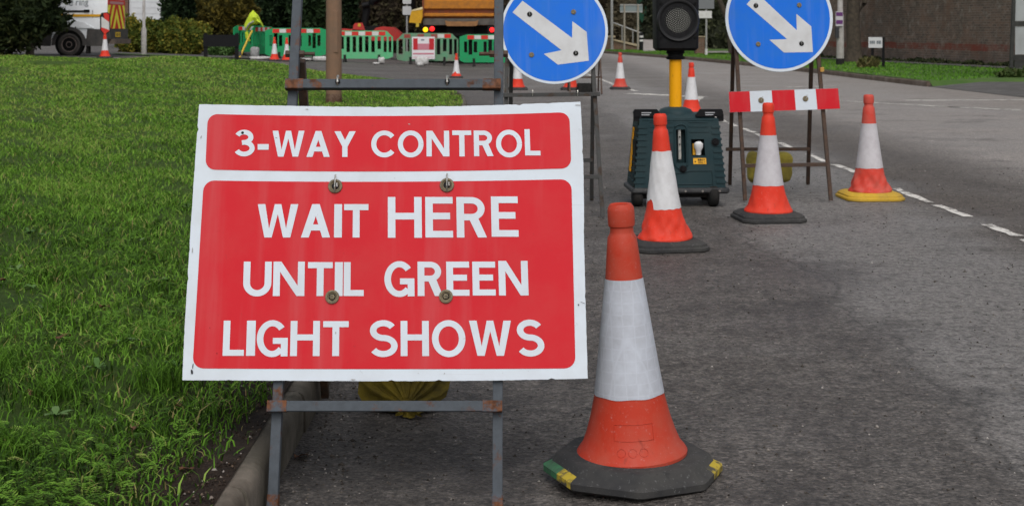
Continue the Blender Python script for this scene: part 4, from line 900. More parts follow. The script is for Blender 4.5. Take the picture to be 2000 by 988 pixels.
# ------------------------------------------------------------------ traffic light on its generator trailer
GREEN = NT('trailer_green'); o = GREEN.obj()
GREEN.col(GREEN.mix(GREEN.ramp(GREEN.noise(5, 6, .65, o), [(.40, 0.), (.75, .6)]), (.015, .036, .042), (.042, .060, .062))); GREEN.b.inputs['Specular IOR Level'].default_value = .15; GREEN.b.inputs['Roughness'].default_value = .55; GREEN.bump(GREEN.noise(220, 3, .6, o), .25, .002); GREEN = GREEN.m
YEL = plastic('yellow_pole_paint', (.90, .40, .004), (.80, .35, .01), .4, .45, .1); LABELB = mat('label_black', (.02, .02, .02), .5); YLAB = mat('label_yellow', (.82, .42, .03), .5)
def traffic_light():
    root = thing('traffic_light', 'portable traffic light on a dark green wheeled generator box', 'traffic light', (1.13, 9.62, 0), R(3))
    zb, zt = .125, .590; hb, ht = .308, .268; dep = .40
    def fr(u, v, d=0):                                                    # front face u 0..1, v 0..1, d into the body
        hw = hb+(ht-hb)*v; return (-hw+2*hw*u, .055*v+d, zb+(zt-zb)*v)
    us = [0, .12, .46, .575, .64, .80, .88, 1]; vs = [0, .10, .20, .36, .46, .70, .84, 1]
    holes = {(2, 3), (2, 4), (2, 5), (4, 4)}
    m = MB(); m.holed(us, vs, holes, 0, .07, lambda x, y, z: fr(x, z, y), back=False)
    for (i0, i1, j0, j1) in ((2, 3, 3, 6), (4, 5, 4, 5)):
        m.add([fr(us[i0], vs[j0], .07), fr(us[i1], vs[j0], .07), fr(us[i1], vs[j1], .07), fr(us[i0], vs[j1], .07)], [(0, 1, 2, 3)], 0 if i0 == 2 else 1)
    A = [fr(0, 0), fr(1, 0), fr(1, 1), fr(0, 1)]; B = [(-hb, dep, zb), (hb, dep, zb), (ht, dep-.05, zt), (-ht, dep-.05, zt)]
    m.add(A+B, [(4, 5, 6, 7), (1, 5, 6, 2), (0, 3, 7, 4), (0, 4, 5, 1)])
    body = m.build('generator_body', [GREEN, DARKH], root)
    m = MB(); m.frustum((-ht-.004, ht+.004, .050, dep-.045), zt-.03, (-ht+.02, ht-.02, .075, dep-.07), zt+.03, .03); m.build('lid', GREEN, root, True)
    for sd in (0, 1):                                                     # moulded ribs at both front corners and sides
        for k in range(10):
            v = .07+.088*k; u0, u1 = ((-.012, .105), (.90, 1.012))[sd]
            P = [fr(u0, v, -.006), fr(u1, v, -.006), fr(u1, v+.030, -.006), fr(u0, v+.030, -.006), fr(u0, v-.006, .02), fr(u1, v-.006, .02), fr(u1, v+.036, .02), fr(u0, v+.036, .02)]
            m = MB(); m.add(P, [(0, 1, 2, 3), (0, 4, 5, 1), (3, 2, 6, 7), (0, 3, 7, 4), (1, 5, 6, 2)]); m.build('moulded_rib', GREEN, body)
            hw = hb+(ht-hb)*v; s = -1 if sd == 0 else 1
            m = MB(); m.box(s*hw-.008, s*hw+.008, .08, dep-.1, zb+(zt-zb)*v, zb+(zt-zb)*v+.015); m.build('moulded_rib', GREEN, body)
    for v in (.80, .875, .94):
        for u0, u1 in ((.14, .42), (.62, .86)):
            P = [fr(u0, v, -.004), fr(u1, v, -.004), fr(u1, v+.02, -.004), fr(u0, v+.02, -.004), fr(u0, v-.008, .01), fr(u1, v-.008, .01), fr(u1, v+.028, .01), fr(u0, v+.028, .01)]
            m = MB(); m.add(P, [(0, 1, 2, 3), (0, 4, 5, 1), (3, 2, 6, 7), (0, 3, 7, 4), (1, 5, 6, 2)]); m.build('moulded_rib', GREEN, body)
    m = MB()                                                              # raised lower panel outline
    lo = [fr(.30, .06, -.002), fr(.86, .06, -.002), fr(.86, .25, -.002), fr(.60, .25, -.002), fr(.55, .22, -.002), fr(.46, .22, -.002)]; m.tube(lo+[lo[0]], .004, 6); m.build('panel_rim', GREEN, body, True)
    m = MB(); rim = []
    for k in range(9): rim.append(fr(.5175+.075*math.cos(R(180-k*22.5)), .86+.055*math.sin(R(k*22.5)), -.002))
    for k in range(9): rim.append(fr(.5175+.075*math.cos(R(-k*22.5)), .36-.085*math.sin(R(k*22.5)), -.002))
    m.tube(rim+[rim[0]], .006, 8); m.build('slot_rim', GREEN, body, True)
    m = MB(); x, y, z = fr(.505, .41, .02); m.bar((x, y, z), (x, y+.02, z+.20), .018); m.build('gauge_strip', mat('gauge', (.36, .35, .32), .4, (.2, .2, .2), 50), body)
    for zz in (.10, .15): m2 = MB(); m2.tube([(x, y-.012+.1*zz, z+zz), (x, y+.008, z+zz)], .006, 8); m2.build('gauge_bolt', BLACK, body)
    m = MB(); x, y, z = fr(.725, .475, .02); m.tube([(x, y, z), (x, y-.002, z+.03), (x, y-.005, z+.05), (x, y-.005, z+.075), (x, y-.003, z+.088)], [.018, .019, .031, .031, .016], 16); m.build('socket_plug', mat('plug_white', (.72, .72, .72), .5), body, True)
    m = MB(); x, y, z = fr(.685, .47, .035); m.box(x-.012, x+.02, y, y+.02, z, z+.075); m.build('socket_flap', YLAB, body)
    lb = MB(); q = [fr(.655, .345, -.003), fr(.805, .345, -.003), fr(.805, .43, -.003), fr(.655, .43, -.003)]; lb.add(q+[(a, b+.002, c) for a, b, c in q], [(0, 1, 2, 3), (0, 4, 5, 1), (1, 5, 6, 2), (2, 6, 7, 3), (3, 7, 4, 0)]); lab = lb.build('warning_label', YLAB, body)
    m = MB(); u = .708
    for row, s in ((.392, '110V'), (.355, 'ONLY')):
        for k, ch in enumerate(s): text(m, ch, lambda a, b, k=k, row=row: fr(u+k*.0225+a*.018, row+b*.028, -.0045), .03)
    m.add([fr(.673, .40, -.0045), fr(.667, .375, -.0045), fr(.678, .372, -.0045), fr(.670, .352, -.0045), fr(.688, .385, -.0045), fr(.678, .388, -.0045)], [(0, 1, 2, 4, 5), (2, 3, 4)]); m.build('label_lettering', LABELB, body)
    m = MB(); x, y, z = fr(.335, .5, -.003); m.box(x-.045, x+.045, y, y+.004, z-.11, z+.07); m.build('instruction_plate', mat('plate_grey', (.03, .031, .036), .4), body)
    m = MB(); WL = mat('label_white', (.45, .46, .48), .5)
    for k in range(3): m.box(x+.008, x+.042, y-.002, y+.001, z-.07+.035*k, z-.062+.035*k)
    m.add([(x-.012, y-.001, z+.022), (x+.016, y-.001, z+.022), (x+.002, y-.001, z+.05)], [(0, 1, 2)]); m.build('instruction_print', WL, body)
    for (u_, v_, rr) in ((.93, .66, .026), (.533, .275, .024)):
        x, y, z = fr(u_, v_, -.004); m = MB(); m.tube([(x, y+.02, z), (x, y-.008, z)], rr, 20); m.tube([(x, y-.008, z), (x, y-.020, z)], rr*.55, 14); m.build('cap', BLACK, body, 40)
    m = MB(); m.frustum((-hb-.022, hb+.022, -.03, dep+.02), zb-.035, (-hb-.022, hb+.022, -.03, dep+.02), zb+.004, .018); m.build('bumper_rail', mat('rail_black', (.022, .023, .025), .55, (.05, .05, .05), 30), root, True)
    for k in range(5): m = MB(); x = -.20+.115*k; m.tube([(x, -.028, zb-.016), (x, -.036, zb-.016)], .007, 10); m.build('rivet', CHROME, root, True)
    m = MB(); m.box(-.06, .22, .03, .30, .06, zb-.035); m.box(-.26, -.22, .05, .3, .05, zb-.035); m.build('underframe', BLACKR, root)
    for x, y in ((-.285, .05), (.225, .02), (-.24, .38), (.24, .38)):
        m = MB(); m.lathe([(-.035, .045), (-.03, .062), (-.018, .070), (.018, .070), (.03, .062), (.035, .045)], 24); m.v = [(x+c, y+a, .071+b) for a, b, c in m.v]; w = m.build('wheel', BLACKR, root, 50)
    for s in (-1, 1):                                                     # folding black handles on the lid
        x0, x1 = (-.30, -.12) if s < 0 else (.115, .29)
        m = MB(); m.prism([(x0, 0), (x1, 0), (x1-.0, .012), (x1-.03, .05), (x0+.0, .05), (x0-.012, .03)] if s < 0 else [(x0, 0), (x1, 0), (x1+.012, .03), (x1, .05), (x0+.03, .05), (x0, .012)], lambda u, v, t: (u, .05+t, zt+.012+v), 0, .03); hd = m.build('lid_handle', BLACK, root)
        m = MB(); xc = (x0+x1)/2+.01*s
        for k in range(2): m.box(xc-.035, xc+.03-.01*k, .0492, .0499, zt+.036-.014*k, zt+.042-.014*k)
        m.build('handle_print', WL, hd)
        m = MB(); m.box((-.305 if s < 0 else .265), (-.265 if s < 0 else .305), .06, .10, zt-.02, zt+.03); m.build('hinge_bracket', BLACK, root)
    m = MB(); m.prism([(.20, .22), (.27, .22), (.26, .52), (.21, .52)], lambda u, v, t: (-hb-.006-t+(hb-ht)*(v-.125)/.465, u, v), 0, .006); m.build('yellow_side_panel', YEL, root)
    m = MB(); m.box(-hb+.012, -hb+.06, .07, .2, .28, .44); m.build('side_recess', BLACK, root)
    PX, PY = .0, .20
    m = MB(); m.lathe([(zt+.0, .125), (zt+.03, .122), (zt+.055, .105), (zt+.068, .07), (zt+.072, .045)], 36, (PX, PY, 0)); m.build('pole_collar', GREEN, root, True)
    m = MB(); m.lathe([(zt+.05, .0425), (1.06, .0425)], 36, (PX, PY, 0)); m.build('pole', YEL, root, True)
    m = MB(); m.lathe([(.985, .046), (.985, .060), (1.00, .066), (1.008, .052), (1.02, .052), (1.03, .064), (1.045, .060), (1.06, .050)], 28, (PX, PY, 0)); m.build('pole_clamp', BLACK, root, 40)
    # head: three aspects, the lowest (green, unlit) in view
    hw, z0, z1, y0, y1 = .152, 1.045, 2.0, PY-.11, PY+.11
    m = MB(); m.frustum((PX-hw+.008, PX+hw-.008, y0, y1), z0, (PX-hw, PX+hw, y0, y1), z1, .03); head = m.build('signal_head', BLACK, root, True)
    LENS = mat('dark_lens', (.006, .006, .006), .5, spec=.08); DOT = mat('led_dot', (.55, .55, .50), .35)
    for k in range(3):
        cz = z0+.205+.30*k; cy = y0
        m = MB(); rings = []
        for rr, yy in ((.146, .004), (.144, -.008), (.136, -.016), (.128, -.014), (.118, .0), (.112, .006)): rings.append([(PX+rr*math.cos(t*.1309), cy+yy, cz+rr*math.sin(t*.1309)) for t in range(48)])
        m.loft(rings, False); m.build('bezel', mat('bezel_black', (.02, .02, .021), .35), head, True)
        m = MB(); rings = []
        for rr, yy in ((.113, .004), (.08, -.001), (.04, -.004), (.004, -.005)): rings.append([(PX+rr*math.cos(t*.1309), cy+yy, cz+rr*math.sin(t*.1309)) for t in range(48)])
        m.loft(rings, True); m.build('lens', LENS, head, True)
        m = MB()
        for ring in range(1, 9):
            nr = 7*ring if ring < 8 else 48; rr = .0112*ring
            for t in range(int(nr*.85)):
                a = 2*math.pi*t/int(nr*.85)+ring; x, z = PX+rr*math.cos(a), cz+rr*math.sin(a); q = .0031; yy = cy-.0065+.009*(rr/.1)**2
                m.add([(x-q, yy, z), (x, yy, z-q), (x+q, yy, z), (x, yy, z+q), (x, yy-.001, z)], [(0, 1, 4), (1, 2, 4), (2, 3, 4), (3, 0, 4)])
        tag(m.build('led_dots', DOT, head), kind='stuff')
        for sx, sz in ((-1, -1), (1, -1), (-1, 1), (1, 1)):
            m = MB(); m.lathe([(0, .011), (.006, .010), (.006, .004)], 12); m.v = [(PX+sx*.117+a, cy+.001-c, cz+sz*.117*.98+b) for a, b, c in m.v]; m.build('screw_boss', DARKH, head, True)
    return root
traffic_light()
# ------------------------------------------------------------------ works area in the side street
GB1 = plastic('barrier_green', (.010, .30, .105), (.05, .20, .10), .5, .5); GB2 = plastic('barrier_pale_green', (.095, .44, .20), (.20, .36, .22), .6, .55); GB3 = plastic('barrier_dirty_green', (.11, .30, .17), (.22, .20, .16), 1., .7, dscale=2.2)
BRED = plastic('strip_red', (.62, .030, .022), (.35, .08, .06), .4); BWH = plastic('strip_white', (.62, .62, .60), (.40, .38, .35), .5); DRED = plastic('strip_red_dirty', (.30, .05, .04), (.22, .14, .11), .9)
def barrier(label, cx, cy, rz, style, gm, z=None, width=2.0, group='green works barriers'):
    root = thing('works_barrier', label, 'barrier', (cx, cy, gz(cx, cy) if z is None else z), rz, group); h = width/2
    z0, z1 = .13, 1.03
    def fn(x, y, z):
        ax = abs(x)
        if z > .95 and ax > h*.78: z = z1-(ax-h*.78)*(1.0 if style == 2 else .35)
        if z < .20 and ax > h*.86: z = z0+(ax-h*.86)*.5
        return (x, y, z)
    if style == 2:
        xs = [-h, -.94*h, -.80*h]; cells = []
        w = [-.94, -.80, -.72, -.58, -.50, -.385, -.30, -.185, -.10, .0145, .10, .215, .30, .415, .50, .615, .70, .80, .86, .95]
        xs = [-h]+[v*h for v in w]+[h]; zs = [z0, .34, .44, .84, z1]
        hol = [i for i in range(1, len(w), 2)]; holes = set()
        for i in hol:
            holes.add((i, 2)); 
            if i not in (3, len(w)-5): holes.add((i, 1))
        m = MB(); m.holed(xs, zs, holes, -.025, .025, fn)
    else:
        w = [-.86, -.76, -.72, -.60, -.56, -.45, -.25, -.15, -.10, .02, .07, .17, .38, .47, .51, .62, .67, .77]; xs = [-h]+[v*h for v in w]+[h]; zs = [z0, .38, .45, .50, .74, .80, .86, z1]; holes = set()
        for g in (0, 6, 12):
            for k, i in enumerate((g+1, g+3, g+5)):
                holes |= {(i, 3)} | {(i, 2), (i, 4)} | ({(i, 1), (i, 5)} if k == 1 else set())
        m = MB(); m.holed(xs, zs, holes, -.025, .025, fn)
    p = m.build('panel', gm, root)
    nb = 7; x0, x1 = -.76*h, .76*h
    for k in range(nb):
        a, b = x0+(x1-x0)*k/nb, x0+(x1-x0)*(k+1)/nb; m = MB(); m.box(a+.004, b-.004, -.031, -.0252, .875, 1.0)
        m.build('reflective_block', (BRED if k % 2 == 0 else BWH) if gm != GB3 or k > 4 else (DRED if k % 2 == 0 else GB3), root)
    for x in (-.55*h, .55*h):
        m = MB(); m.prism([(-.26, 0), (.26, 0), (.20, .05), (.05, .13), (.035, .26), (-.035, .26), (-.05, .13), (-.20, .05)], lambda u, v, t: (x+t, u, v), -.04, .04); m.build('rubber_foot', BLACKR, root)
    return root
barrier('bright green barrier left of the brown lamp column, two cones before it', at(579, 90, 46).x, 46, R(2), 1, GB1)
barrier('pale green slotted barrier right of the brown lamp column', at(707, 90, 46).x, 46, R(-2), 2, GB2)
barrier('dirty grey-green barrier carrying the white notice', at(835, 90, 46.5).x, 46.5, R(1), 2, GB3)
barrier('bright green barrier under the tipper truck, right of the notice', at(960, 90, 46).x, 46, R(-1), 1, GB1, width=2.05)
barrier('green barrier seen nearly end on beside the yellow vest', at(506, 90, 46).x-.05, 47.0, R(80), 1, GB1)
barrier('darker green barrier behind the yellow vest', at(492, 90, 49).x-.1, 49.4, R(65), 1, GB1)
# notice on the dirty barrier
P0 = at(827, 93, 46.35); root = thing('notice_board', 'white and red information notice hung on the dirty barrier', 'notice', (P0.x, 46.36, .15))
NW = mat('notice_white', (.70, .68, .70), .5); NR = mat('notice_red', (.48, .022, .03), .5); NP = mat('notice_pink_print', (.52, .20, .25), .5)
m = MB(); m.box(-.37, .37, -.02, .0, .08, .80); m.build('sheet', NW, root)
for x0, x1, z0, z1, mt, nm in ((-.33, -.185, .38, .75, NR, 'red_block'), (.185, .345, .38, .75, NR, 'red_block'), (-.185, .185, .38, .58, NP, 'print_block'), (-.34, .34, .23, .28, NP, 'print_line'), (-.34, .34, .135, .15, NP, 'print_line'), (-.08, .03, .68, .72, mat('notice_dark', (.12, .15, .2), .5), 'print_line')):
    m = MB(); m.box(x0, x1, -.026, -.0203, z0, z1); m.build(nm, mt, root)
# pale plastic sacks holding the barriers down
SACK = mat('pale_sack', (.55, .55, .54), .6, (.35, .33, .31), 9, bump=.4, bscale=30, bdist=.01); GSACK = mat('grey_sack', (.22, .22, .22), .6, (.3, .3, .3), 9)
for px, py, w, hgt, lab, mt in ((498, 104, .16, .5, 'grey plastic sack slumped against the end-on barrier', GSACK), (508, 119, .36, .14, 'flat white sack lying below the grey sack', SACK), (599, 122, .18, .12, 'small white sack left of the brown lamp column', SACK), (626, 121, .28, .22, 'white sack under the green barrier beside the lamp column', SACK), (745, 126, .12, .28, 'white sack propped under the pale green barrier', SACK), (735, 129, .12, .09, 'tiny white bag before the pale green barrier', SACK), (824, 128, .24, .36, 'round white sack below the information notice', SACK), (821, 131, .12, .16, 'small white bag in front of the round white sack', SACK)):
    d = 45.4 if px not in (735, 821, 508) else 44.7; p = at(px, py, d); root = thing('weight_sack', lab, 'sack', (p.x, d, gz(p.x, d)), 0, 'pale sacks along the barriers')
    m, _ = draped_bag('s', '', None, w*.9, .14, hgt*.40, mt, px, 14, .62); m.build('sack', mt, root, True)
# the two cones and the sign cone
cone(at(536, 100, 44).x, 44, 'left of the two cones before the bright green barrier', det=24, group='far cones')
cone(at(560, 100, 44).x, 44, 'right of the two cones, partly behind the grey sign leg', det=24, group='far cones')
VX = at(209, 60, 41.5).x
zc = gz(-11.6, 40.2); root = cone(at(205, 100, 40.2).x, 40.2, 'cone carrying a red and white plate in front of the van', det=28)
SP = thing('cone_plate', 'red and white folding plate on top of the cone by the van', 'sign', (at(205, 50, 40.2).x, 40.2, gz(-11.6, 40.2)+.66))
m = MB(); m.prism([(-.14, .12), (-.02, -.02), (.14, .08), (.14, .56), (.06, .62), (-.10, .60), (-.14, .52)], lambda u, v, t: (u, t, v), 0, .04); m.build('plate', BLACK, SP)
m = MB(); m.add([(-.10, -.004, .20), (.12, -.004, .12), (.12, -.004, .34), (-.10, -.004, .50)], [(0, 1, 2, 3)]); m.build('white_band', BWH, SP)
m = MB(); m.add([(-.11, -.003, .13), (-.02, -.003, .01), (.12, -.003, .09), (.12, -.003, .12), (-.1, -.003, .2)], [(0, 1, 2, 3, 4)]); m.build('red_band', BRED, SP); m = MB(); m.add([(-.02, -.003, .44), (.12, -.003, .34), (.12, -.003, .55), (.05, -.003, .60), (-.04, -.003, .59)], [(0, 1, 2, 3, 4)]); m.build('red_band', BRED, SP)
# tool and vest
HV = mat('lime_vest_fabric', (.52, .66, .03), .7, (.40, .52, .04), 14, bump=.5, bscale=25, bdist=.02); YH = mat('yellow_handle', (.55, .38, .04), .5)
d = 45.5; a = at(468, 108, d); b = at(484, 70, d); root = thing('digging_tool', 'yellow handled tool leaning against the green barrier end', 'tool', (a.x, d, gz(a.x, d)))
m = MB(); m.tube([(0, 0, 0.02), (b.x-a.x, .3, b.z-gz(a.x, d)), (b.x-a.x+.06, .42, b.z-gz(a.x, d)+.15)], .035, 10); m.build('handle', YH, root, True)
m = MB(); m.prism([(-.06, 0), (.06, 0), (.07, .22), (-.07, .22)], lambda u, v, t: (u-.01, t, v), -.01, .01); m.build('blade', FRAME2, root)
root = thing('safety_vest', 'lime yellow safety vest draped over the green barrier corner', 'vest', (at(488, 50, 46).x, 46.2, gz(-8.4, 46)+.75))
m = MB(); rings = []
for i in range(12):
    t = i/11; c = Vector((-.16+.50*t, 0, .10+.52*math.sin(.35+t*2.1)-.06)); w = .10+.09*math.sin(t*3)
    rings.append([c+Vector((-.05*math.cos(k*.524), .16*math.sin(k*.524)*(1+.2*math.sin(3*k+i)), w*math.cos(k*.524)*(1+.25*math.sin(2*k+i*1.3)))) for k in range(12)])
m.loft(rings, True); m.build('fabric', HV, root, True)
m = MB(); m.tube([(-.18, -.10, .14), (-.02, -.19, .36), (.12, -.16, .44)], .03, 6); m.build('reflective_band', mat('vest_band', (.30, .31, .25), .4), root, True)
m = MB(); m.tube([(-.12, -.1, .1), (-.10, -.12, -.10), (-.02, -.1, -.2)], [.05, .06, .03], 8); m.build('loose_strap', HV, root, True)
# ------------------------------------------------------------------ tipper truck
TO = plastic('tipper_orange', (.46, .17, .018), (.20, .09, .03), .8, .5); TR = plastic('tipper_rust_red', (.20, .05, .02), (.10, .05, .03), .8, .6); TG = mat('chassis_grey', (.12, .105, .09), .7, (.06, .055, .05), 4)
def lamp(name, c, e):
    t = NT(name); t.b.inputs['Base Color'].default_value = (*c, 1); t.b.inputs['Emission Color'].default_value = (*c, 1); t.b.inputs['Emission Strength'].default_value = e; return t.m
def truck():
    root = thing('tipper_truck', 'orange tipper truck behind the barriers with its lights on', 'truck', (-1.78, 48.6, 0))
    m = MB(); m.box(-1.26, 1.26, .10, 5.2, 1.58, 3.4); body = m.build('tipper_body', TR, root)
    for z0, z1, y in ((1.60, 1.745, .0), (1.86, 2.20, .02), (2.36, 2.70, .02), (2.86, 3.2, .02)):
        m = MB(); m.prism([(0, z0), (-.09, z0+.04), (-.09, z1-.05), (0, z1)], lambda u, v, t: (t, .10+u, v), -1.22, 1.24); m.build('tailgate_rib', TO, body)
    for x in (-1.26, 1.20): m = MB(); m.box(x, x+.06, -.03, .09, 1.6, 3.3); m.build('tailgate_post', TR, body)
    m = MB(); m.box(-1.23, 1.23, .06, .22, 1.34, 1.56); m.build('rear_beam', TG, root)
    m = MB(); m.box(-.45, .45, .3, 7.2, .85, 1.33); m.build('chassis', BLACKR, root)
    for x in (-1.18, .02): m = MB(); m.box(x, x+1.16, .9, .93, .25, 1.33); m.build('mud_flap', BLACKR, root)
    st = MB(); st.prism([(-.48, 1.50), (-.46, 1.34), (-.40, 1.30), (.56, 1.30), (.62, 1.36), (.64, 1.52), (.55, 1.46), (-.40, 1.46)], lambda u, v, t: (u, t, v), -.16, .02); st.build('wooden_step', mat('step_wood', (.30, .15, .06), .8, (.20, .10, .05), 8), root)
    for x in (-1.2, 1.2):
        for y in (1.6, 3.0, 6.3):
            for dx in ((0, .33) if y < 5 else (0,)):
                m = MB(); m.lathe([(-.13, .28), (-.14, .45), (-.10, .50), (.10, .50), (.14, .45), (.13, .28)], 28); s = 1 if x < 0 else -1; m.v = [(x+s*(.12+dx)+c, y+a, .5+b) for a, b, c in m.v]; w = m.build('wheel', BLACKR, root, 50)
    m = MB(); m.frustum((-1.2, 1.2, 5.5, 7.4), .7, (-1.15, 1.15, 5.55, 7.2), 3.2, .12); m.build('cab', TO, root, True)
    for px, py, nm, mt in ((831, 58.5, 'indicator_lamp', lamp('lit_amber', (1., .50, .01), 1.6)), (844, 57, 'rear_lamp', lamp('lit_red', (1., .02, .02), 1.3)), (961, 59, 'rear_lamp', lamp('lit_red', (1, .02, .02), 1.3))):
        p = at(px, py, 48.68); m = MB(); m.lathe([(0, .085), (.03, .085), (.05, .06), (.055, .0)], 20, caps=False); m.v = [(p.x+1.78+a, .08-c, p.z+b) for a, b, c in m.v]; m.build(nm, mt, root, True)
    m = MB(); m.box(-1.2, 1.2, .09, .16, .98, 1.05); m.box(-1.16, -.92, .085, .2, 1.05, 1.34); m.box(.96, 1.16, .085, .2, 1.05, 1.34); m.build('lamp_bar', BLACKR, root)
    sb = MB(); sb.prism([(-1.70, 1.42), (-1.30, 1.40), (-1.24, 1.62), (-1.24, 1.86), (-1.62, 1.80)], lambda u, v, t: (u, t, v), -.25, .5); sb.build('side_box', plastic('loader_yellow', (.60, .32, .015), (.4, .2, .02), .5), root)
    m = MB(); m.prism([(-1.62, 1.805), (-1.24, 1.865), (-1.24, 1.95), (-1.60, 1.84)], lambda u, v, t: (u, t, v), -.26, .5); m.build('side_box_lid', mat('lid_cream', (.66, .56, .34), .6), root)
    m = MB(); m.box(-1.46, -1.36, -.27, -.2, 1.27, 1.40); m.build('side_box_latch', YH, root)
truck()
# red grab hanging from a black crane arm
root = thing('crane_grab', 'red grab bucket on a black crane arm behind the pale barrier', 'crane grab', (at(735, 60, 52).x, 52, gz(-5, 52)))
GR = plastic('grab_red', (.50, .035, .03), (.25, .06, .05), .7, .5)
def w2(px, py, d=52): p = at(px, py, d); return Vector((p.x, p.y, p.z))
m = MB(); pts = [(722, 78), (728, 64), (737, 55), (748, 52.5), (770, 54), (785, 66), (788, 76), (780, 80), (730, 80)]
m.prism(pts, lambda u, v, t: w2(u, v)+Vector((0, t, 0)), -.5, .6); m.build('bucket', GR, root, world=True)
m = MB(); m.prism([(692, 50), (695, 46), (709, 45), (714, 58), (716, 66), (690, 62)], lambda u, v, t: w2(u, v)+Vector((0, t, 0)), -.3, .4); hd = m.build('grab_head', GR, root, world=True)
m = MB(); m.prism([(664, 56), (692, 58), (716, 60), (716, 66), (664, 60)], lambda u, v, t: w2(u, v)+Vector((0, t, 0)), -.3, .4); m.build('grab_plate', GR, root, world=True)
m = MB(); q = w2(703.5, 50); m.box(q.x-.05, q.x+.05, q.y-.31, q.y-.302, q.z-.05, q.z+.06); m.build('yellow_sticker', YH, root, world=True)
m = MB(); m.prism([(690, 66), (716, 52), (742, 50), (735, 66)], lambda u, v, t: w2(u, v)+Vector((0, t, 0)), -.2, .35); m.build('rotator', BLACK, root, world=True)
m = MB(); m.tube([w2(712, 52), w2(714, 34), w2(716, 24), w2(716, 12), w2(726, 3), w2(742, -8), w2(790, -45, 53.5)], [.13, .13, .15, .16, .18, .19, .2], 10); m.tube([w2(713, 12)+Vector((-.08, -.2, 0)), w2(719, 9)+Vector((.05, -.2, 0))], .10, 10); m.build('crane_arm', BLACK, root, 40, world=True)
m = MB(); m.tube([w2(790, -45, 53.5), w2(800, -50, 54), w2(802, 40, 54.2)], .22, 10); m.build('crane_mast', BLACK, root, 40, world=True)
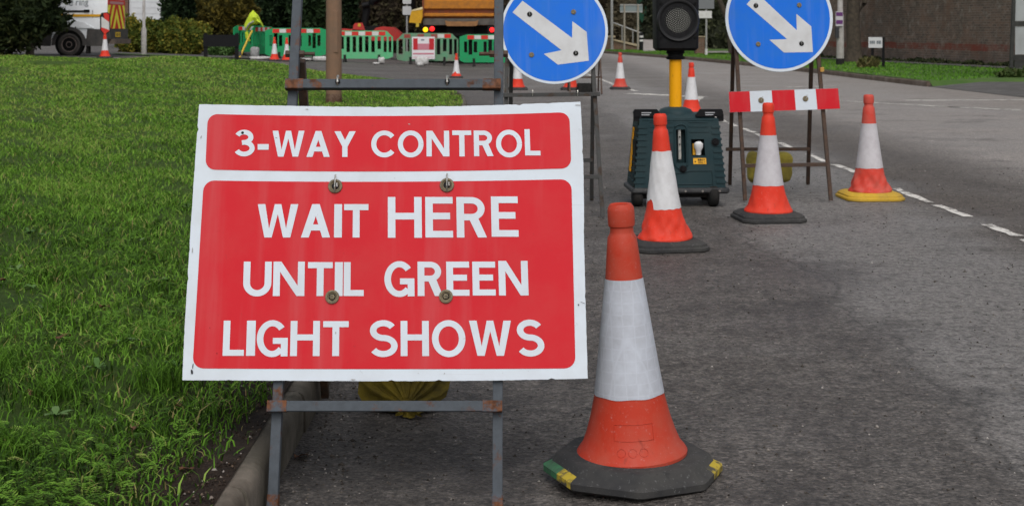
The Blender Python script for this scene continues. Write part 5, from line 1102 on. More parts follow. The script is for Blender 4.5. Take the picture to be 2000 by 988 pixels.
# ------------------------------------------------------------------ van
VW = plastic('van_white', (.84, .87, .90), (.62, .59, .56), .3, .35, .15, 2.5); VG = mat('van_grey_trim', (.050, .048, .047), .6, (.09, .082, .075), 4); VY = mat('van_yellow_stripe', (.72, .38, .02), .5); CHY = mat('chevron_yellow', (.88, .82, .07), .5); CHR = mat('chevron_red', (.60, .035, .02), .5)
def van():
    y0 = 41.5; z0 = gz(-12, 41.5); root = thing('white_van', 'white works van with red and yellow chevrons on its rear doors', 'van', (VX, y0, z0))
    L = 5.6; W = 1.95
    # local: x 0 = rear, -x forward; y 0 = near side, W = far side
    def body_ring(x, ins, top): return [(x, 0+ins, .52), (x, -.02+ins, .95), (x, 0+ins, 1.35), (x, .05+ins, 1.9), (x, .16+ins, top-.12), (x, .34+ins, top), (x, W-.34-ins, top), (x, W-.16-ins, top-.12), (x, W-.05-ins, 1.9), (x, W-ins, .95), (x, W-ins, .52)]
    rings = [body_ring(0, .02, 2.42), body_ring(-.06, 0, 2.46), body_ring(-1.5, 0, 2.5), body_ring(-3.9, 0, 2.48), body_ring(-4.3, .03, 2.35)]
    rings.append([(-4.9, p[1]*.94+.05, min(p[2], 1.45)) for p in rings[0]]); rings.append([(-5.5, p[1]*.86+.13, min(p[2], 1.15)) for p in rings[0]])
    m = MB(); m.loft(rings, True); body = m.build('body_shell', VW, root, 35)
    m = MB(); m.prism([(.03, .30), (.03, .78), (-.56, .80), (-.58, .62), (-.60, .42), (-.60, .30)], lambda u, v, t: (u, t, v), -.035, .03); m.build('side_skirt', VG, root)
    m = MB(); m.prism([(-1.63, .30), (-1.62, .5), (-1.56, .74), (-2.2, .74), (-4.2, .74), (-4.2, .30)], lambda u, v, t: (u, t, v), -.035, .03); m.build('side_skirt', VG, root)
    cxw = -1.09
    m = MB(); ar = []; n = 18
    ou = [(cxw+.50*math.cos(R(-5+190*k/n)), .36+.50*math.sin(R(-5+190*k/n))) for k in range(n+1)]; inn = [(cxw+.40*math.cos(R(-5+190*k/n)), .36+.40*math.sin(R(-5+190*k/n))) for k in range(n+1)]
    for k in range(n): m.prism([ou[k], ou[k+1], inn[k+1], inn[k]], lambda u, v, t: (u, t, v), -.06, .02)
    m.build('wheel_arch', VG, root)
    m = MB(); m.prism([(cxw+.405*math.cos(R(10*k)), .36+.405*math.sin(R(10*k))) for k in range(36)], lambda u, v, t: (u, t, v), -.028, .2); m.build('arch_shade_disc', DARKH, root)  # solid near-black disc painting the shade inside the wheel arch
    for x in (cxw, -4.6):
        m = MB(); m.lathe([(-.03, .19), (-.085, .215), (-.10, .24), (-.105, .30), (-.07, .345), (.07, .345), (.105, .30), (.10, .22)], 36); m.v = [(x+a, .06+c, .345+b) for a, b, c in m.v]; w = m.build('wheel', TYRE, root, 50)
        m = MB(); m.lathe([(-.06, .06), (-.09, .07), (-.085, .12), (-.06, .16), (-.09, .195), (-.10, .215), (-.08, .225)], 30); m.v = [(x+a, .06+c, .345+b) for a, b, c in m.v]; m.build('wheel_rim', mat('rim_brown', (.22, .17, .15), .6, (.12, .10, .09), 12), w, 50)
    m = MB(); m.prism([(-.54, .08), (-.54, .42), (-.59, .42), (-.62, .08)], lambda u, v, t: (u, t, v), .0, .25); m.build('mud_flap', BLACKR, root)
    m = MB(); m.prism([(cxw-.7, .94), (cxw-.42, 1.05), (cxw, 1.08), (cxw+.45, .98), (cxw+.72, .82), (cxw-.7, .82)], lambda u, v, t: (u, t, v), -.05, 0); m.build('arch_blister', VW, root, True)
    zs = HC-(31-HOR)*y0/F-z0
    m = MB(); m.box(-3.6, -.05, -.032, -.018, zs-.035, zs+.035); m.build('side_stripe', VY, root)
    m = MB(); m.box(-3.2, -.52, -.02, .01, zs+.10, zs+.15); m.box(-.66, -.50, -.035, .01, zs+.09, zs+.17); m.build('slide_rail', BLACK, root)
    # side lettering
    LT = mat('van_letter_grey', (.16, .18, .20), .6); x = at(128, 5, y0).x-VX
    tg = []
    for ch, xa, xb, ya, yb in (('e', 134, 142.5, 2, 12.0), ('r', 148, 153.5, 2.4, 11.3), ('i', 155, 157.2, -1.3, 11.3), ('n', 159, 164.6, 2.2, 11.3), ('g', 165.8, 172.3, 2.2, 14.3)):
        tx = MB(); tg.append(tx); text(tx, ch, lambda u, v, a=xa, b=xb, c=ya, d=yb: (at(a+(b-a)*u, 0, y0).x-VX, -.004, at(0, d+(c-d)*v, y0).z-z0), .0)
    # text lies on the tumblehome of the side: shift each vertex onto it
    for tx in tg: tx.v = [(a, (.05*(c-1.35)/.55 if c < 1.9 else .05+.11*(c-1.9)/.46)-.008, c) for a, b, c in tx.v]; tx.build('letter', LT, root)
    m = MB(); m.box(-.42, -.405, -.012, .06, .95, 1.34); m.build('panel_gap', VG, root)
    # rear: bumper, chevrons, plate, lamps, door gap
    rx = .004
    rp = lambda y, z, o=0: (rx+o, y, z)
    m = MB(); m.box(0.005, .09, .02, W-.02, .50, .80); m.build('bumper', VG, root); m = MB(); m.box(-.02, .20, .10, W-.1, .36, .50); m.build('tow_step', mat('step_mud', (.15, .115, .095), .9, (.09, .075, .06), 6), root)
    zl, zh = .80, 1.50; back = MB(); back.box(.003, .010, .08, W-.08, zl, zh); bk = back.build('chevron_panel', CHY, root)
    for s in (0, 1):
        for k in range(-3, 5):
            a = k*.44; y00 = W/2; sgn = -1 if s == 0 else 1; P = []
            pts = [(a, zl), (a+.22, zl), (a+.22-.50, zh), (a-.50, zh)]
            # clip each slanting band to its half of the doors
            poly = [(u, v) for u, v in pts]
            def clip(poly, f, inter):
                o = []
                for i in range(len(poly)):
                    p, q = poly[i], poly[(i+1) % len(poly)]
                    if f(p): o.append(p)
                    if f(p) != f(q): o.append(inter(p, q))
                return o
            ix = lambda c: (lambda p, q: (c, p[1]+(q[1]-p[1])*(c-p[0])/(q[0]-p[0])))
            poly = clip(poly, lambda p: p[0] >= .0, ix(0.)); 
            if len(poly) > 2: poly = clip(poly, lambda p: p[0] <= .885, ix(.885))
            if len(poly) > 2:
                m = MB(); m.add([(.0125, y00+sgn*u, v) for u, v in poly], [tuple(range(len(poly)))]); m.build('chevron_stripe', CHR, bk)
    m = MB(); m.box(.003, .014, .08, W-.08, 1.50, 1.66); rb = m.build('red_banner', CHR, root); m = MB(); m.box(.0141, .016, .25, W-.25, 1.525, 1.60); m.build('banner_print', mat('banner_pink', (.55, .28, .28), .5), rb)
    m = MB(); m.box(.092, .10, .55, 1.05, .56, .70); npx = m.build('number_plate', mat('plate_yellow', (.80, .52, .03), .5), root)
    m = MB(); m.box(.1, .102, .60, .72, .585, .675); m.box(.1, .102, .74, .82, .585, .675); m.box(.1, .102, .88, .99, .585, .675); m.build('plate_print', mat('plate_print', (.2, .14, .03), .5), npx)
    for y in (.06, W-.14): m = MB(); m.box(.004, .04, y, y+.09, 1.68, 2.2); m.build('tail_lamp', mat('tail_red', (.42, .03, .03), .3), root)
    m = MB(); m.box(.003, .012, W/2-.008, W/2+.008, 1.67, 2.35); m.build('door_gap', VG, root); m = MB(); m.box(.004, .04, W/2+.05, W/2+.09, 1.72, 1.85); m.build('door_handle', BLACK, root)
    m = MB(); m.box(.006, .010, .35, .75, 1.98, 2.03); m.box(.006, .010, .85, 1.6, 1.98, 2.03); m.build('rear_print', LT, root)
van()
# ------------------------------------------------------------------ posts, plates and street furniture
COL = NT('lamp_column_paint'); o = COL.obj(); sz = COL.n('ShaderNodeSeparateXYZ'); COL.l(o, sz.inputs[0])
COL.col(COL.mix(COL.ramp(COL.noise(6, 6, .7, o), [(.35, 0.), (.7, 1.)]), (.23, .135, .085), (.17, .115, .08))); COL.b.inputs['Roughness'].default_value = .8; COL.bump(COL.noise(50, 5, .7, o), .3, .006)
x = at(652, 100, 20.6).x; zb = lawn_z(x, 20.6); root = thing('lamp_column', 'thick brown steel lamp column standing on the lawn behind the sign', 'lamp column', (x, 20.6, zb-.02))
m = MB(); m.lathe([(0, .085), (.05, .10), (.13, .112), (.22, .114), (1.0, .113), (1.9, .110)], 28); m.build('column', COL.m, root, True)
m = MB(); m.lathe([(0, .105), (.02, .118), (.10, .117), (.16, .1135)], 28, f=lambda a, z: 1+.02*math.sin(7*a+z*30)); m.build('corroded_base', steel('corroded_base', (.16, .10, .07), (.10, .05, .03), .45, .6, 9), root, True)
m = MB(); m.lathe([(1.9, .110), (1.95, .08), (2.0, .075), (5.0, .06)], 20); m.build('upper_shaft', COL.m, root, True)
m = MB(); m.box(.0, .07, -.118, -.09, .75, 1.35, bev=.01); m.build('access_door', COL.m, root)
CP = concrete('post_concrete', (.40, .385, .37), (.48, .46, .44), (.30, .28, .26)); GP = mat('galvanised_post', (.34, .34, .33), .6, (.25, .25, .24), 8)
def post(name, label, cat, px, py, d, r0, r1, h, m_, z=None, step=None):
    p = at(px, py, d); root = thing(name, label, cat, (p.x, d, gz(p.x, d) if z is None else z)); mb = MB()
    if step: mb.lathe([(0, r0), (step, r0*.95), (step+.06, r1), (h, r1*.9)], 16)
    else: mb.lathe([(0, r0), (h, r1)], 16)
    mb.build('shaft', m_, root, True); return root
post('lamp_post', 'pale concrete lamp post in front of the yellow-green hedge', 'lamp post', 281, 90, 44.5, .085, .045, 4.5, CP, step=.82)
d = 38.6; root = thing('street_nameplate', 'black back of a low street nameplate on two posts', 'street sign', (at(432, 100, d).x, d, lawn_z(at(432, 100, d).x, d)-.03))
m = MB(); m.box(-.48, .48, -.02, .01, .50, .82); m.build('plate', BLACK, root)
for x in (-.43, .41): m = MB(); m.box(x-.045, x+.045, .012, .09, 0, .86); m.build('post', BLACK, root)
r_ = post('sign_post', 'slim post with two small white plates beside the crane arm', 'sign post', 795, 60, 50, .035, .035, 3.2, GP)
for z in (1.62, 2.0):
    m = MB(); m.prism([(-.13, 0), (.13, 0), (.15, .04), (.15, .26), (.13, .30), (-.13, .30), (-.15, .26), (-.15, .04)], lambda u, v, t: (u, t, z+v-.0), -.06, -.04); m.build('plate', mat('plate_white', (.52, .53, .54), .5), r_)
# garage and pier behind the hedge
BR1 = brick_mat('pier_brick', (.17, .055, .03), (.12, .045, .03), (.20, .17, .14))
root = thing('garage', 'white boarded garage front with brick pier behind the hedge', 'garage', (at(300, 50, 56).x, 56, .4))
GW = mat('garage_white', (.66, .68, .70), .6, (.52, .53, .54), 1.5)
for k in range(12): m = MB(); m.box(-.95, 1.15, 0, .08, .05+.225*k, .05+.225*k+.215); m.build('door_board', GW, root)
m = MB(); m.box(-1.25, -.97, -.15, .3, 0, 3.0); m.build('brick_pier', BR1, root); m = MB(); m.box(-1.0, 1.6, .1, 4, 0, 2.9); m.build('wall', GW, root)
m = MB(); m.box(1.17, 1.45, -.15, .3, 0, 3.0); m.build('brick_pier', BR1, root)
m = MB(); m.prism([(-1.6, 2.95), (1.9, 2.95), (.15, 4.6)], lambda u, v, t: (u, t, v), -.3, 4.2); m.build('roof', mat('roof_tile', (.16, .075, .05), .9, (.10, .06, .045), 4), root)
# bank of turf and tarmac strip round the van
def patch(name, pts, m_, dz): mb = MB(); mb.add([(x, y, gz(x, y)+dz) for x, y in pts], [tuple(range(len(pts)))]); return tag(mb.build(name, m_), kind='structure')
patch('side_verge', [(-12.3, 43.7), (-8.9, 44.2), (-8.7, 44.6), (-12.3, 44.6)], VERGE.m, .03); patch('side_pavement', [(-14, 44.7), (-6.4, 44.7), (-6.4, 46.6), (-14, 46.6)], PATH, .05); patch('van_apron', [(-13.9, 39.6), (-11.0, 39.6), (-11.2, 40.9), (-14, 40.9)], PAVE, .006)
# ------------------------------------------------------------------ vegetation
def leaves(name, m_, root, blobs, n, size, seed, elong=1.6, up=.0, core=.78, sq=1.0):
    r = np.random.default_rng(seed); off = np.array(root.location); V = []; T = []; tot = sum(b[3]*b[5]+b[4]*b[5] for b in blobs)
    CV = []; CF = []
    for bi, (cx, cy, cz, rx, ry, rz) in enumerate(blobs):
        k = int(n*(rx*rz+ry*rz)/tot); d = r.normal(size=(k, 3)); d /= np.linalg.norm(d, axis=1)[:, None]; ph = r.uniform(0, 6.28, 8)
        def lumpf(d): return 1+.14*np.sin(5*d[:, 0]+4*d[:, 2]+ph[0])+.10*np.sin(9*d[:, 1]+7*d[:, 2]+ph[1])+.08*np.sin(14*d[:, 0]-11*d[:, 2]+ph[2])
        rad = lumpf(d)*(1-np.abs(r.normal(0, .13, k))); rad = np.where(r.random(k) < .04, rad*1.10, rad)
        c = np.array([cx, cy, cz])+d*rad[:, None]*np.array([rx, ry, rz]); ax = r.normal(size=(k, 3))+d*.9+np.array([0, 0, up]); ax /= np.linalg.norm(ax, axis=1)[:, None]
        bx_ = np.cross(ax, r.normal(size=(k, 3))); bx_ /= np.linalg.norm(bx_, axis=1)[:, None]; s = size*r.uniform(.5, 1.4, k)[:, None]
        V.append(np.stack([c-ax*s*elong*.5, c+bx_*s*.45, c+ax*s*elong*.5, c-bx_*s*.45], 1))
        cl = np.sin(4*d[:, 0]*rx/size*.06+ph[3])*.12+np.sin(6*d[:, 2]*rz/size*.06+ph[4])*.12
        T.append(np.clip(r.normal(.45, .22, k)+cl, 0, 1))
        # opaque core added to close sky gaps, its dark tone painting inner shade
        nu, nv = 18, 12; o = len(CV)
        for i in range(nv+1):
            for j in range(nu):
                th, p_ = math.pi*i/nv, 2*math.pi*j/nu; dd = np.array([[math.sin(th)*math.cos(p_), math.sin(th)*math.sin(p_), math.cos(th)]]); q = float(lumpf(dd)[0])*core; CV.append((cx+dd[0, 0]*rx*q, cy+dd[0, 1]*ry*q, cz+dd[0, 2]*rz*q))
        for i in range(nv):
            for j in range(nu): CF.append((o+i*nu+j, o+(i+1)*nu+j, o+(i+1)*nu+(j+1) % nu, o+i*nu+(j+1) % nu))
    V = np.concatenate(V); k = len(V); Fa = np.arange(k*4).reshape(k, 4)
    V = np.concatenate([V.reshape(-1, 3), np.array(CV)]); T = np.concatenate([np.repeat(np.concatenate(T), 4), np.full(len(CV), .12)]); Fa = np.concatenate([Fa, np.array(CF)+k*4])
    return np_mesh(name, V, Fa, m_, root, attr=T, off=off)
def plant(name, label, cat, x, y, z, m_, blobs, n, size, seed, trunk=None, part='foliage', group=None, **kw):
    root = thing(name, label, cat, (x, y, z), 0, group); leaves(part, m_, root, [(x+b[0], y+b[1], z+b[2], *b[3:]) for b in blobs], n, size, seed, **kw)
    r = random.Random(seed)
    if trunk:
        m = MB(); h = trunk[1]; m.tube([(0, 0, -.1), (.03, 0, h*.4), (-.02, .02, h)], [trunk[0], trunk[0]*.8, trunk[0]*.45], 9)
        for k in range(5): a = r.uniform(0, 6.28); zz = h*r.uniform(.35, .9); L = trunk[0]*6; m.tube([(0, 0, zz), (L*.6*math.cos(a), L*.6*math.sin(a), zz+L*.5), (L*math.cos(a), L*math.sin(a), zz+L*1.1)], [trunk[0]*.4, trunk[0]*.25, .01], 6)
        m.build('trunk', BARK, root, True)
    return root
g = lambda x, y: gz(x, y)
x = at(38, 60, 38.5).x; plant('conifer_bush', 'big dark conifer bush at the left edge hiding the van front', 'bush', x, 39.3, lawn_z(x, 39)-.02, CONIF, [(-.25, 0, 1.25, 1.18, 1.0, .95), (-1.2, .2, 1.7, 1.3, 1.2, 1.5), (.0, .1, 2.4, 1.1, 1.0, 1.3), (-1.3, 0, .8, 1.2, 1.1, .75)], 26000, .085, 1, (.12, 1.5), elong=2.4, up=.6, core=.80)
x = at(322, 60, 48).x; plant('garden_hedge', 'clipped yellow-green hedge below the white garage', 'hedge', x, 48, g(x, 48), HEDGE, [(dx, 0, .52, .55, .5, .62+.05*math.sin(dx*4)) for dx in (-1.15, -.6, -.05, .5, 1.05)], 11000, .07, 2, (.05, .6))
plant('dark_conifer', 'very dark conifer between the white garage and the golden conifer', 'tree', at(362, 0, 52).x, 52, .4, DARKC, [(0, 0, 1.7, .75, .8, 1.6), (-.1, 0, 3.2, .6, .6, 1.3)], 9000, .10, 3, (.12, 2.5), 'crown', elong=2.2, up=.5)
plant('golden_conifer', 'golden brown conifer behind the black nameplate', 'tree', at(440, 0, 50).x, 50, .35, GOLD, [(0, 0, 1.45, 1.0, .9, 1.35), (.1, 0, 2.9, .75, .7, 1.2)], 13000, .085, 4, (.12, 2.5), 'crown', elong=2.0, up=.6)
plant('dark_shrub', 'small dark green shrub at the foot of the golden conifer', 'shrub', at(430, 90, 47).x, 47.2, g(-9.6, 47), WEED, [(0, 0, .2, .45, .3, .24)], 1500, .07, 5)
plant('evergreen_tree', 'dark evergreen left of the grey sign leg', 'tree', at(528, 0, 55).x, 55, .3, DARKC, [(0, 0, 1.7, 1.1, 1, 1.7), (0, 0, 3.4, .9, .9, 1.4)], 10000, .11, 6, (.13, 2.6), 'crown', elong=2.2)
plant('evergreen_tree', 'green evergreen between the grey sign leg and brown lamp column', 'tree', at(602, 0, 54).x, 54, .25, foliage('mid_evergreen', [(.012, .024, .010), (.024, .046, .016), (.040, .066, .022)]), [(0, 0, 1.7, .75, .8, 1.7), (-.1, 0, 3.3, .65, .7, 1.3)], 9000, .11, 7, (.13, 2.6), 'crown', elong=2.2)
plant('evergreen_tree', 'dark evergreen directly behind the brown lamp column', 'tree', at(655, 0, 59).x, 59, .2, DARKC, [(0, 0, 1.9, .9, .9, 1.9)], 6000, .12, 8, (.13, 2.6), 'crown')
plant('winter_hedge', 'tall brown winter hedge behind the red grab bucket', 'hedge', at(760, 0, 64).x, 64, 0, BROWNH, [(dx, .3*math.sin(dx*3), 1.9, 1.0, .9, 1.95) for dx in (-2.2, -1.1, 0, 1.1, 2.2)]+[(dx, .5, 3.6, 1.1, .9, 1.2) for dx in (-1.8, 0, 1.8)], 26000, .10, 9, (.1, 2.2), elong=2.6)
plant('winter_hedge', 'brown twiggy hedge behind the dark evergreens', 'hedge', at(560, 0, 66).x, 66, 0, BROWNH, [(dx, 0, 2.2, 1.4, 1, 2.3) for dx in (-7, -5, -3, -1, 1, 3)], 14000, .14, 10, (.1, 2.2), elong=2.4)
plant('winter_hedge', 'brown hedge seen past the orange truck', 'hedge', at(1010, 0, 72).x, 72, 0, BROWNH, [(dx, 0, 2.0, 1.5, 1, 2.3) for dx in (-3, -1, 1, 3)], 10000, .15, 11, (.1, 2.2), elong=2.4)
plant('boundary_hedge', 'olive brown hedge behind the pale boards up the road', 'hedge', at(1230, 0, 92).x, 92, 0, OLIVE, [(dx, 0, 2.0, 1.6, 1, 2.6) for dx in (-6, -4, -2, 0, 2, 4, 6)], 14000, .17, 12, (.1, 2.2), elong=2.2)
plant('boundary_hedge', 'dark hedge between the traffic light and right arrow sign', 'hedge', at(1400, 0, 80).x, 80, 0, foliage('dull_hedge', [(.02, .022, .014), (.04, .045, .025), (.065, .07, .035)]), [(dx, 0, 1.6, 1.3, 1, 2.4) for dx in (-3, -1.4, .2, 1.8, 3.4)], 11000, .15, 13, (.1, 2.2), elong=2.2)
# far wood closing the horizon
r0 = thing('far_wood', 'distant brown-green wood closing the view', 'wood'); r0['kind'] = 'stuff'
leaves('wood_mass', foliage('far_wood_leaves', [(.03, .028, .018), (.05, .046, .03), (.07, .068, .04)]), r0, [(x, 118+3*math.sin(x), 3, 5.5, 3, 6) for x in range(-56, 61, 7)], 16000, .5, 14, core=.9)
# ------------------------------------------------------------------ right-hand side
BRW = brick_mat('old_wall_brick', (.22, .145, .11), (.12, .09, .072), (.24, .21, .18), (.60, .80))
root = thing('brick_wall', 'long old brick boundary wall with a red brick band', 'wall', (14.5, 41.5, 0))
for (x0, y0), (x1, y1) in zip(WALLP, WALLP[1:]):
    L = math.hypot(x1-x0, y1-y0); m = MB(); m.box(0, L+.01, -.17, .17, 0, 3.3); s = m.build('wall_section', BRW, root); s.location = (x0-14.5, y0-41.5, 0); s.rotation_euler = (0, 0, math.atan2(y1-y0, x1-x0))
    m = MB(); m.prism([(-.22, 3.3), (.22, 3.3), (.10, 3.42), (-.10, 3.42)], lambda u, v, t: (t, u, v), 0, L); c = m.build('coping', CP, s)
root = thing('wall_foot_growth', 'dark weeds growing along the foot of the brick wall', 'weeds', (14, 44, 0)); root['kind'] = 'stuff'
bl = []
for i in range(26):
    t = i/25; y = 36+22*t; x = float(np.interp(y, [p[1] for p in WALLP], [p[0] for p in WALLP]))-.28; bl.append((x, y, .14, .5, .2, .05+.10*hash2(i, 3)))
leaves('growth', foliage('dark_weeds', [(.015, .022, .010), (.03, .04, .015), (.05, .055, .022)]), root, bl, 5000, .08, 15)
p = at(1641, 120, 43.5); root = thing('lamp_post', 'grey concrete lamp post with a purple poster beside the tree', 'lamp post', (p.x, 43.5, .11))
m = MB(); m.lathe([(.0, .118), (.35, .118), (1.5, .105), (1.55, .085), (5, .06)], 14); m.build('shaft', CP, root, True); m = MB(); m.lathe([(0, .13), (.18, .128), (.20, .12)], 14); m.build('dark_base', BLACKR, root, True)
m = MB(); m.box(-.17, .05, -.16, -.13, 1.18, 1.62); pp = m.build('poster', mat('poster_white', (.50, .48, .50), .6), root)
for z0, z1 in ((1.48, 1.60), (1.24, 1.36)): m = MB(); m.box(-.16, .04, -.166, -.161, z0, z1); m.build('purple_print', mat('poster_purple', (.12, .035, .15), .6), pp)
m = MB(); m.box(-.17, -.07, -.17, -.05, .82, 1.14); m.build('meter_box', mat('meter_dark', (.035, .035, .04), .6), root)
x = at(1667, 0, 47).x; root = thing('street_tree', 'thick dark tree trunk in front of the brick wall', 'tree', (x, 47, .1)); m = MB()
m.tube([(0, 0, -.1), (0, 0, .1), (.02, 0, .5), (-.03, 0, 1.4), (.05, 0, 2.6), (0, 0, 4)], [.36, .30, .235, .22, .20, .16], 14); m.tube([(.05, 0, 1.5), (.35, -.05, 1.95), (.5, -.05, 2.7)], [.10, .08, .05], 8); m.tube([(-.02, 0, 2.1), (-.5, .1, 3.0), (-.9, .1, 4.2)], [.12, .09, .05], 8); m.tube([(.02, 0, 2.6), (.6, .1, 3.6), (1.0, .1, 4.6)], [.12, .08, .04], 8); m.build('trunk', BARK, root, True)
leaves('crown', BROWNH, root, [(x, 47, 5.4, 1.8, 1.6, 1.3)], 5000, .10, 16, core=.2, elong=3)
d = 40.5; p = at(1710, 120, d); root = thing('street_nameplate', 'white street nameplate on two dark posts before the brick wall', 'street sign', (p.x, d, .11), R(-22))
m = MB(); m.box(-.19, .19, -.03, .0, .56, .86); pl = m.build('plate', mat('nameplate_white', (.60, .60, .61), .5), root)
m = MB()
for x0, x1 in ((-.155, -.115), (-.105, -.065), (-.055, -.015), (.035, .075), (.085, .125), (.13, .155)): m.box(x0, x1, -.033, -.0305, .67, .76)
m.build('plate_print', mat('name_print', (.16, .18, .20), .6), pl)
for x in (-.09, .21): m = MB(); m.box(x-.035, x+.035, .002, .07, 0, .60 if x < 0 else .86); m.build('post', BLACK, root)
plant('dry_grass_clump', 'dry yellowish grass clump at the foot of the white nameplate', 'grass clump', at(1696, 120, 40.2).x, 40.2, .1, foliage('dry_grass', [(.05, .06, .02), (.12, .11, .04), (.2, .16, .07)]), [(0, 0, .10, .28, .22, .16)], 900, .06, 17, elong=3, up=1.2)
# bus shelter
SH = mat('shelter_frame', (.030, .031, .028), .5, (.05, .05, .045), 10); PAN = mat('shelter_panel', (.36, .38, .38), .25, (.30, .31, .31), 3)
root = thing('bus_shelter', 'dark framed bus shelter with pale panels at the right edge', 'bus shelter', (at(1974, 150, 32.6).x, 32.6, .11))
for x in (0, 2.9): m = MB(); m.bar((x, 0, 0), (x+.10, 0, 2.5), .075); m.build('post', SH, root)
for z0, z1 in ((.52, .64), (.0, .0), (1.16, 1.26), (2.3, 2.4)):
    if z1 > z0: m = MB(); m.box(.06, 2.9, -.03, .03, z0-.14 if z0 < .6 else z0, z1-.14 if z0 < .6 else z1); m.build('rail', SH, root)
for z0, z1 in ((.51, 1.15), (1.27, 2.29)):
    for k in range(2): m = MB(); m.box(.10+1.4*k, 1.44+1.4*k, -.008, .008, z0, z1); m.build('panel', PAN, root)
m = MB(); m.box(.08, 2.85, -.02, .02, .2, .375); m.build('kick_board', SH, root)
m = MB(); m.box(-.1, 3.1, -.1, 1.2, 2.5, 2.6); m.build('roof', SH, root)
for x in (0.75, 2.95): m = MB(); m.bar((x, 1.0, 0), (x, 1.0, 2.5), .07); m.build('post', SH, root)
plant('verge_weeds', 'dark weeds around the foot of the bus shelter post', 'weeds', at(1998, 150, 32).x, 32.1, .1, foliage('verge_weed', [(.03, .05, .015), (.05, .08, .02), (.09, .10, .04)]), [(-.2, 0, .08, .35, .2, .12), (.4, 0, .1, .5, .3, .14)], 1200, .07, 18)
# far corner: low wall, railings, boards, bollard, green store
D = 76
def fw(px, py, d=D): return at(px, py, d)
root = thing('low_brick_wall', 'low stepped brick wall with pale coping up the road', 'wall', (fw(1220, 100).x, D, 0))
BR2 = brick_mat('low_wall_brick', (.20, .10, .055), (.15, .08, .05), (.22, .19, .15)); STN = mat('coping_stone', (.44, .36, .24), .8, (.36, .29, .19), 4)
m = MB(); m.prism([(1150, 104), (1250, 104), (1250, 92), (1196, 79), (1196, 74), (1150, 74)], lambda u, v, t: fw(u, v)+Vector((0, t, 0)), 0, .3); m.build('wall', BR2, root, world=True)
m = MB(); m.prism([(1150, 70), (1202, 70), (1202, 74), (1150, 74)], lambda u, v, t: fw(u, v)+Vector((0, t, 0)), -.06, .36); m.build('coping', STN, root, world=True)
m = MB(); m.prism([(1196, 76), (1250, 88), (1250, 92.5), (1196, 79.5)], lambda u, v, t: fw(u, v)+Vector((0, t, 0)), -.07, .37); m.build('coping', STN, root, world=True)
root = thing('handrail', 'thin sloping grey handrail above the low brick wall', 'railing', (fw(1225, 100, 77).x, 77, 0)); m = MB()
m.tube([fw(1195, 44, 77), fw(1254, 66, 77)], .04, 8); m.build('rail', GP, root, world=True)
for px, py in ((1215, 53), (1236, 60), (1254, 66)): m = MB(); m.tube([fw(px, py, 77), fw(px, 96, 77)], .028, 8); m.build('upright', GP, root, world=True)
post('lamp_post', 'tall grey post at the top of the sloping handrail', 'lamp post', 1195, 70, 75.5, .07, .06, 6, GP, .0)
root = thing('notice_board', 'pale grey board on two posts beyond the low wall', 'notice board', (fw(1233, 100, 74).x, 74, .1))
m = MB(); m.prism([(1211, 9), (1255, 9), (1255, 25), (1211, 25)], lambda u, v, t: fw(u, v, 74)+Vector((0, t, 0)), .03, .06); m.build('board', mat('board_grey', (.20, .24, .24), .6), root, world=True)
m = MB(); m.prism([(1211, 9), (1255, 9), (1255, 11.5), (1211, 11.5)], lambda u, v, t: fw(u, v, 74)+Vector((0, t, 0)), .0, .03); m.prism([(1211, 22.5), (1255, 22.5), (1255, 25), (1211, 25)], lambda u, v, t: fw(u, v, 74)+Vector((0, t, 0)), .0, .03); m.build('board_rail', GP, root, world=True)
for px in (1219.5, 1246): m = MB(); m.tube([fw(px, 10, 74), fw(px, 99, 74)], .05, 8); m.build('post', mat('post_tan', (.30, .27, .22), .7), root, world=True)
root = thing('bollard', 'black bollard with two white bands beside the pale path', 'bollard', (fw(1252.5, 100, 72).x, 72, .1))
m = MB(); m.lathe([(0, .10), (.85, .095), (.90, .085), (.94, .05)], 16); m.build('shaft', BLACK, root, True)
for z in (.48, .68): m = MB(); m.lathe([(z, .102), (z+.10, .102)], 16); m.build('white_band', BWH, root, True)
root = thing('garden_store', 'tall dark green metal store behind the traffic light', 'store', (fw(1272, 70, 84).x, 84, .1))
m = MB(); m.box(-.70, 1.1, 0, 1.8, 0, 3.6)
GN = mat('store_green', (.008, .05, .028), .5, (.012, .065, .035), 2); m.build('cabinet', GN, root)
for k in range(7): m = MB(); m.box(-.66+.24*k, -.48+.24*k, -.03, -.002, .15, 2.5); m.build('rib', GN, root)
m = MB(); m.box(-.45, .2, -.06, -.001, 2.6, 3.1); m.build('pale_plate', mat('store_plate', (.35, .42, .38), .6), root)
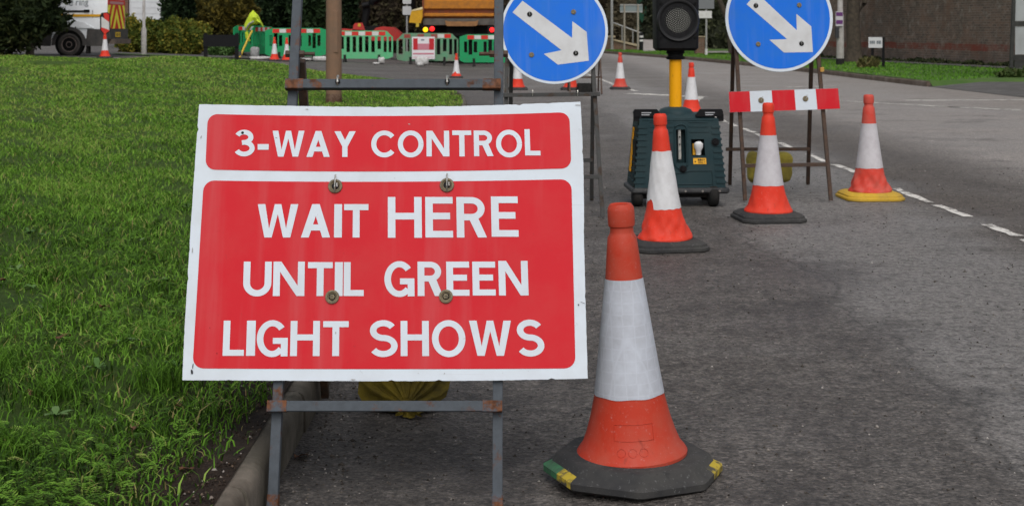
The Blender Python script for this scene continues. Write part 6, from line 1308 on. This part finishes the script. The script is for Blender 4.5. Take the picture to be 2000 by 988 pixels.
mb = MB(); P = [fw(1256, 101, 70.5), fw(1282, 101, 70.5), fw(1284, 69, 83.5), fw(1257, 69, 83.5)]; mb.add([(p.x, p.y, p.z+.0) for p in P]+[(p.x, p.y, -.05) for p in P], [(0, 1, 2, 3), (0, 4, 5, 1), (1, 5, 6, 2), (3, 7, 4, 0)]); tag(mb.build('ramp_path', PAVE), kind='structure')
root = thing('sign_post', 'grey post with the back of a sign right of the traffic light', 'sign post', (fw(1379.5, 100, 60).x, 60, .1))
m = MB(); m.tube([(0, 0, 0), (0, 0, 3.0)], .04, 10); m.build('post', GP, root, True); m = MB(); m.lathe([(0, .06), (.28, .06)], 12); m.build('white_sleeve', BWH, root, True)
m = MB(); m.box(-.45, .32, -.07, -.045, 1.95, 2.6); m.build('sign_back', mat('sign_back_grey', (.17, .18, .185), .6), root); m = MB(); m.box(-.45, .22, -.07, -.045, 1.56, 1.86); m.build('white_plate', BWH, root)
x = fw(1412, 60, 62).x; root = thing('street_tree', 'leaning bare branch tree left of the right arrow sign', 'tree', (x+.35, 62, .1)); m = MB()
m.tube([(.1, 0, -.1), (0, 0, .6), (-.05, 0, 1.3), (-.35, 0, 2.0), (-.75, 0, 2.9), (-1.2, 0, 3.8)], [.20, .16, .14, .12, .10, .06], 10); m.tube([(-.05, 0, 1.3), (.3, .1, 2.2), (.5, .1, 3.6)], [.12, .1, .05], 8); m.build('trunk', BARK, root, True)
leaves('crown', BROWNH, root, [(x, 62, 4.8, 1.6, 1.4, 1.2)], 3500, .12, 19, core=.2, elong=3)
root = thing('brick_pier', 'brown brick pier beside the grey sign post', 'pier', (fw(1372, 100, 63).x, 63, .1)); m = MB(); m.box(-.32, .10, 0, .4, 0, .75); m.build('pier', BR2, root); m = MB(); m.box(-.36, .14, -.04, .44, .75, .80); m.build('cap', STN, root)
mb = MB(); mb.add([fw(1383, 104, 61.5)+Vector((0, 0, .02)), fw(1425, 104, 61.5)+Vector((0, 0, .02)), fw(1425, 101.5, 64)+Vector((0, 0, .03)), fw(1383, 101.5, 64)+Vector((0, 0, .03))], [(0, 1, 2, 3)]); tag(mb.build('garden_path', PAVE), kind='structure')
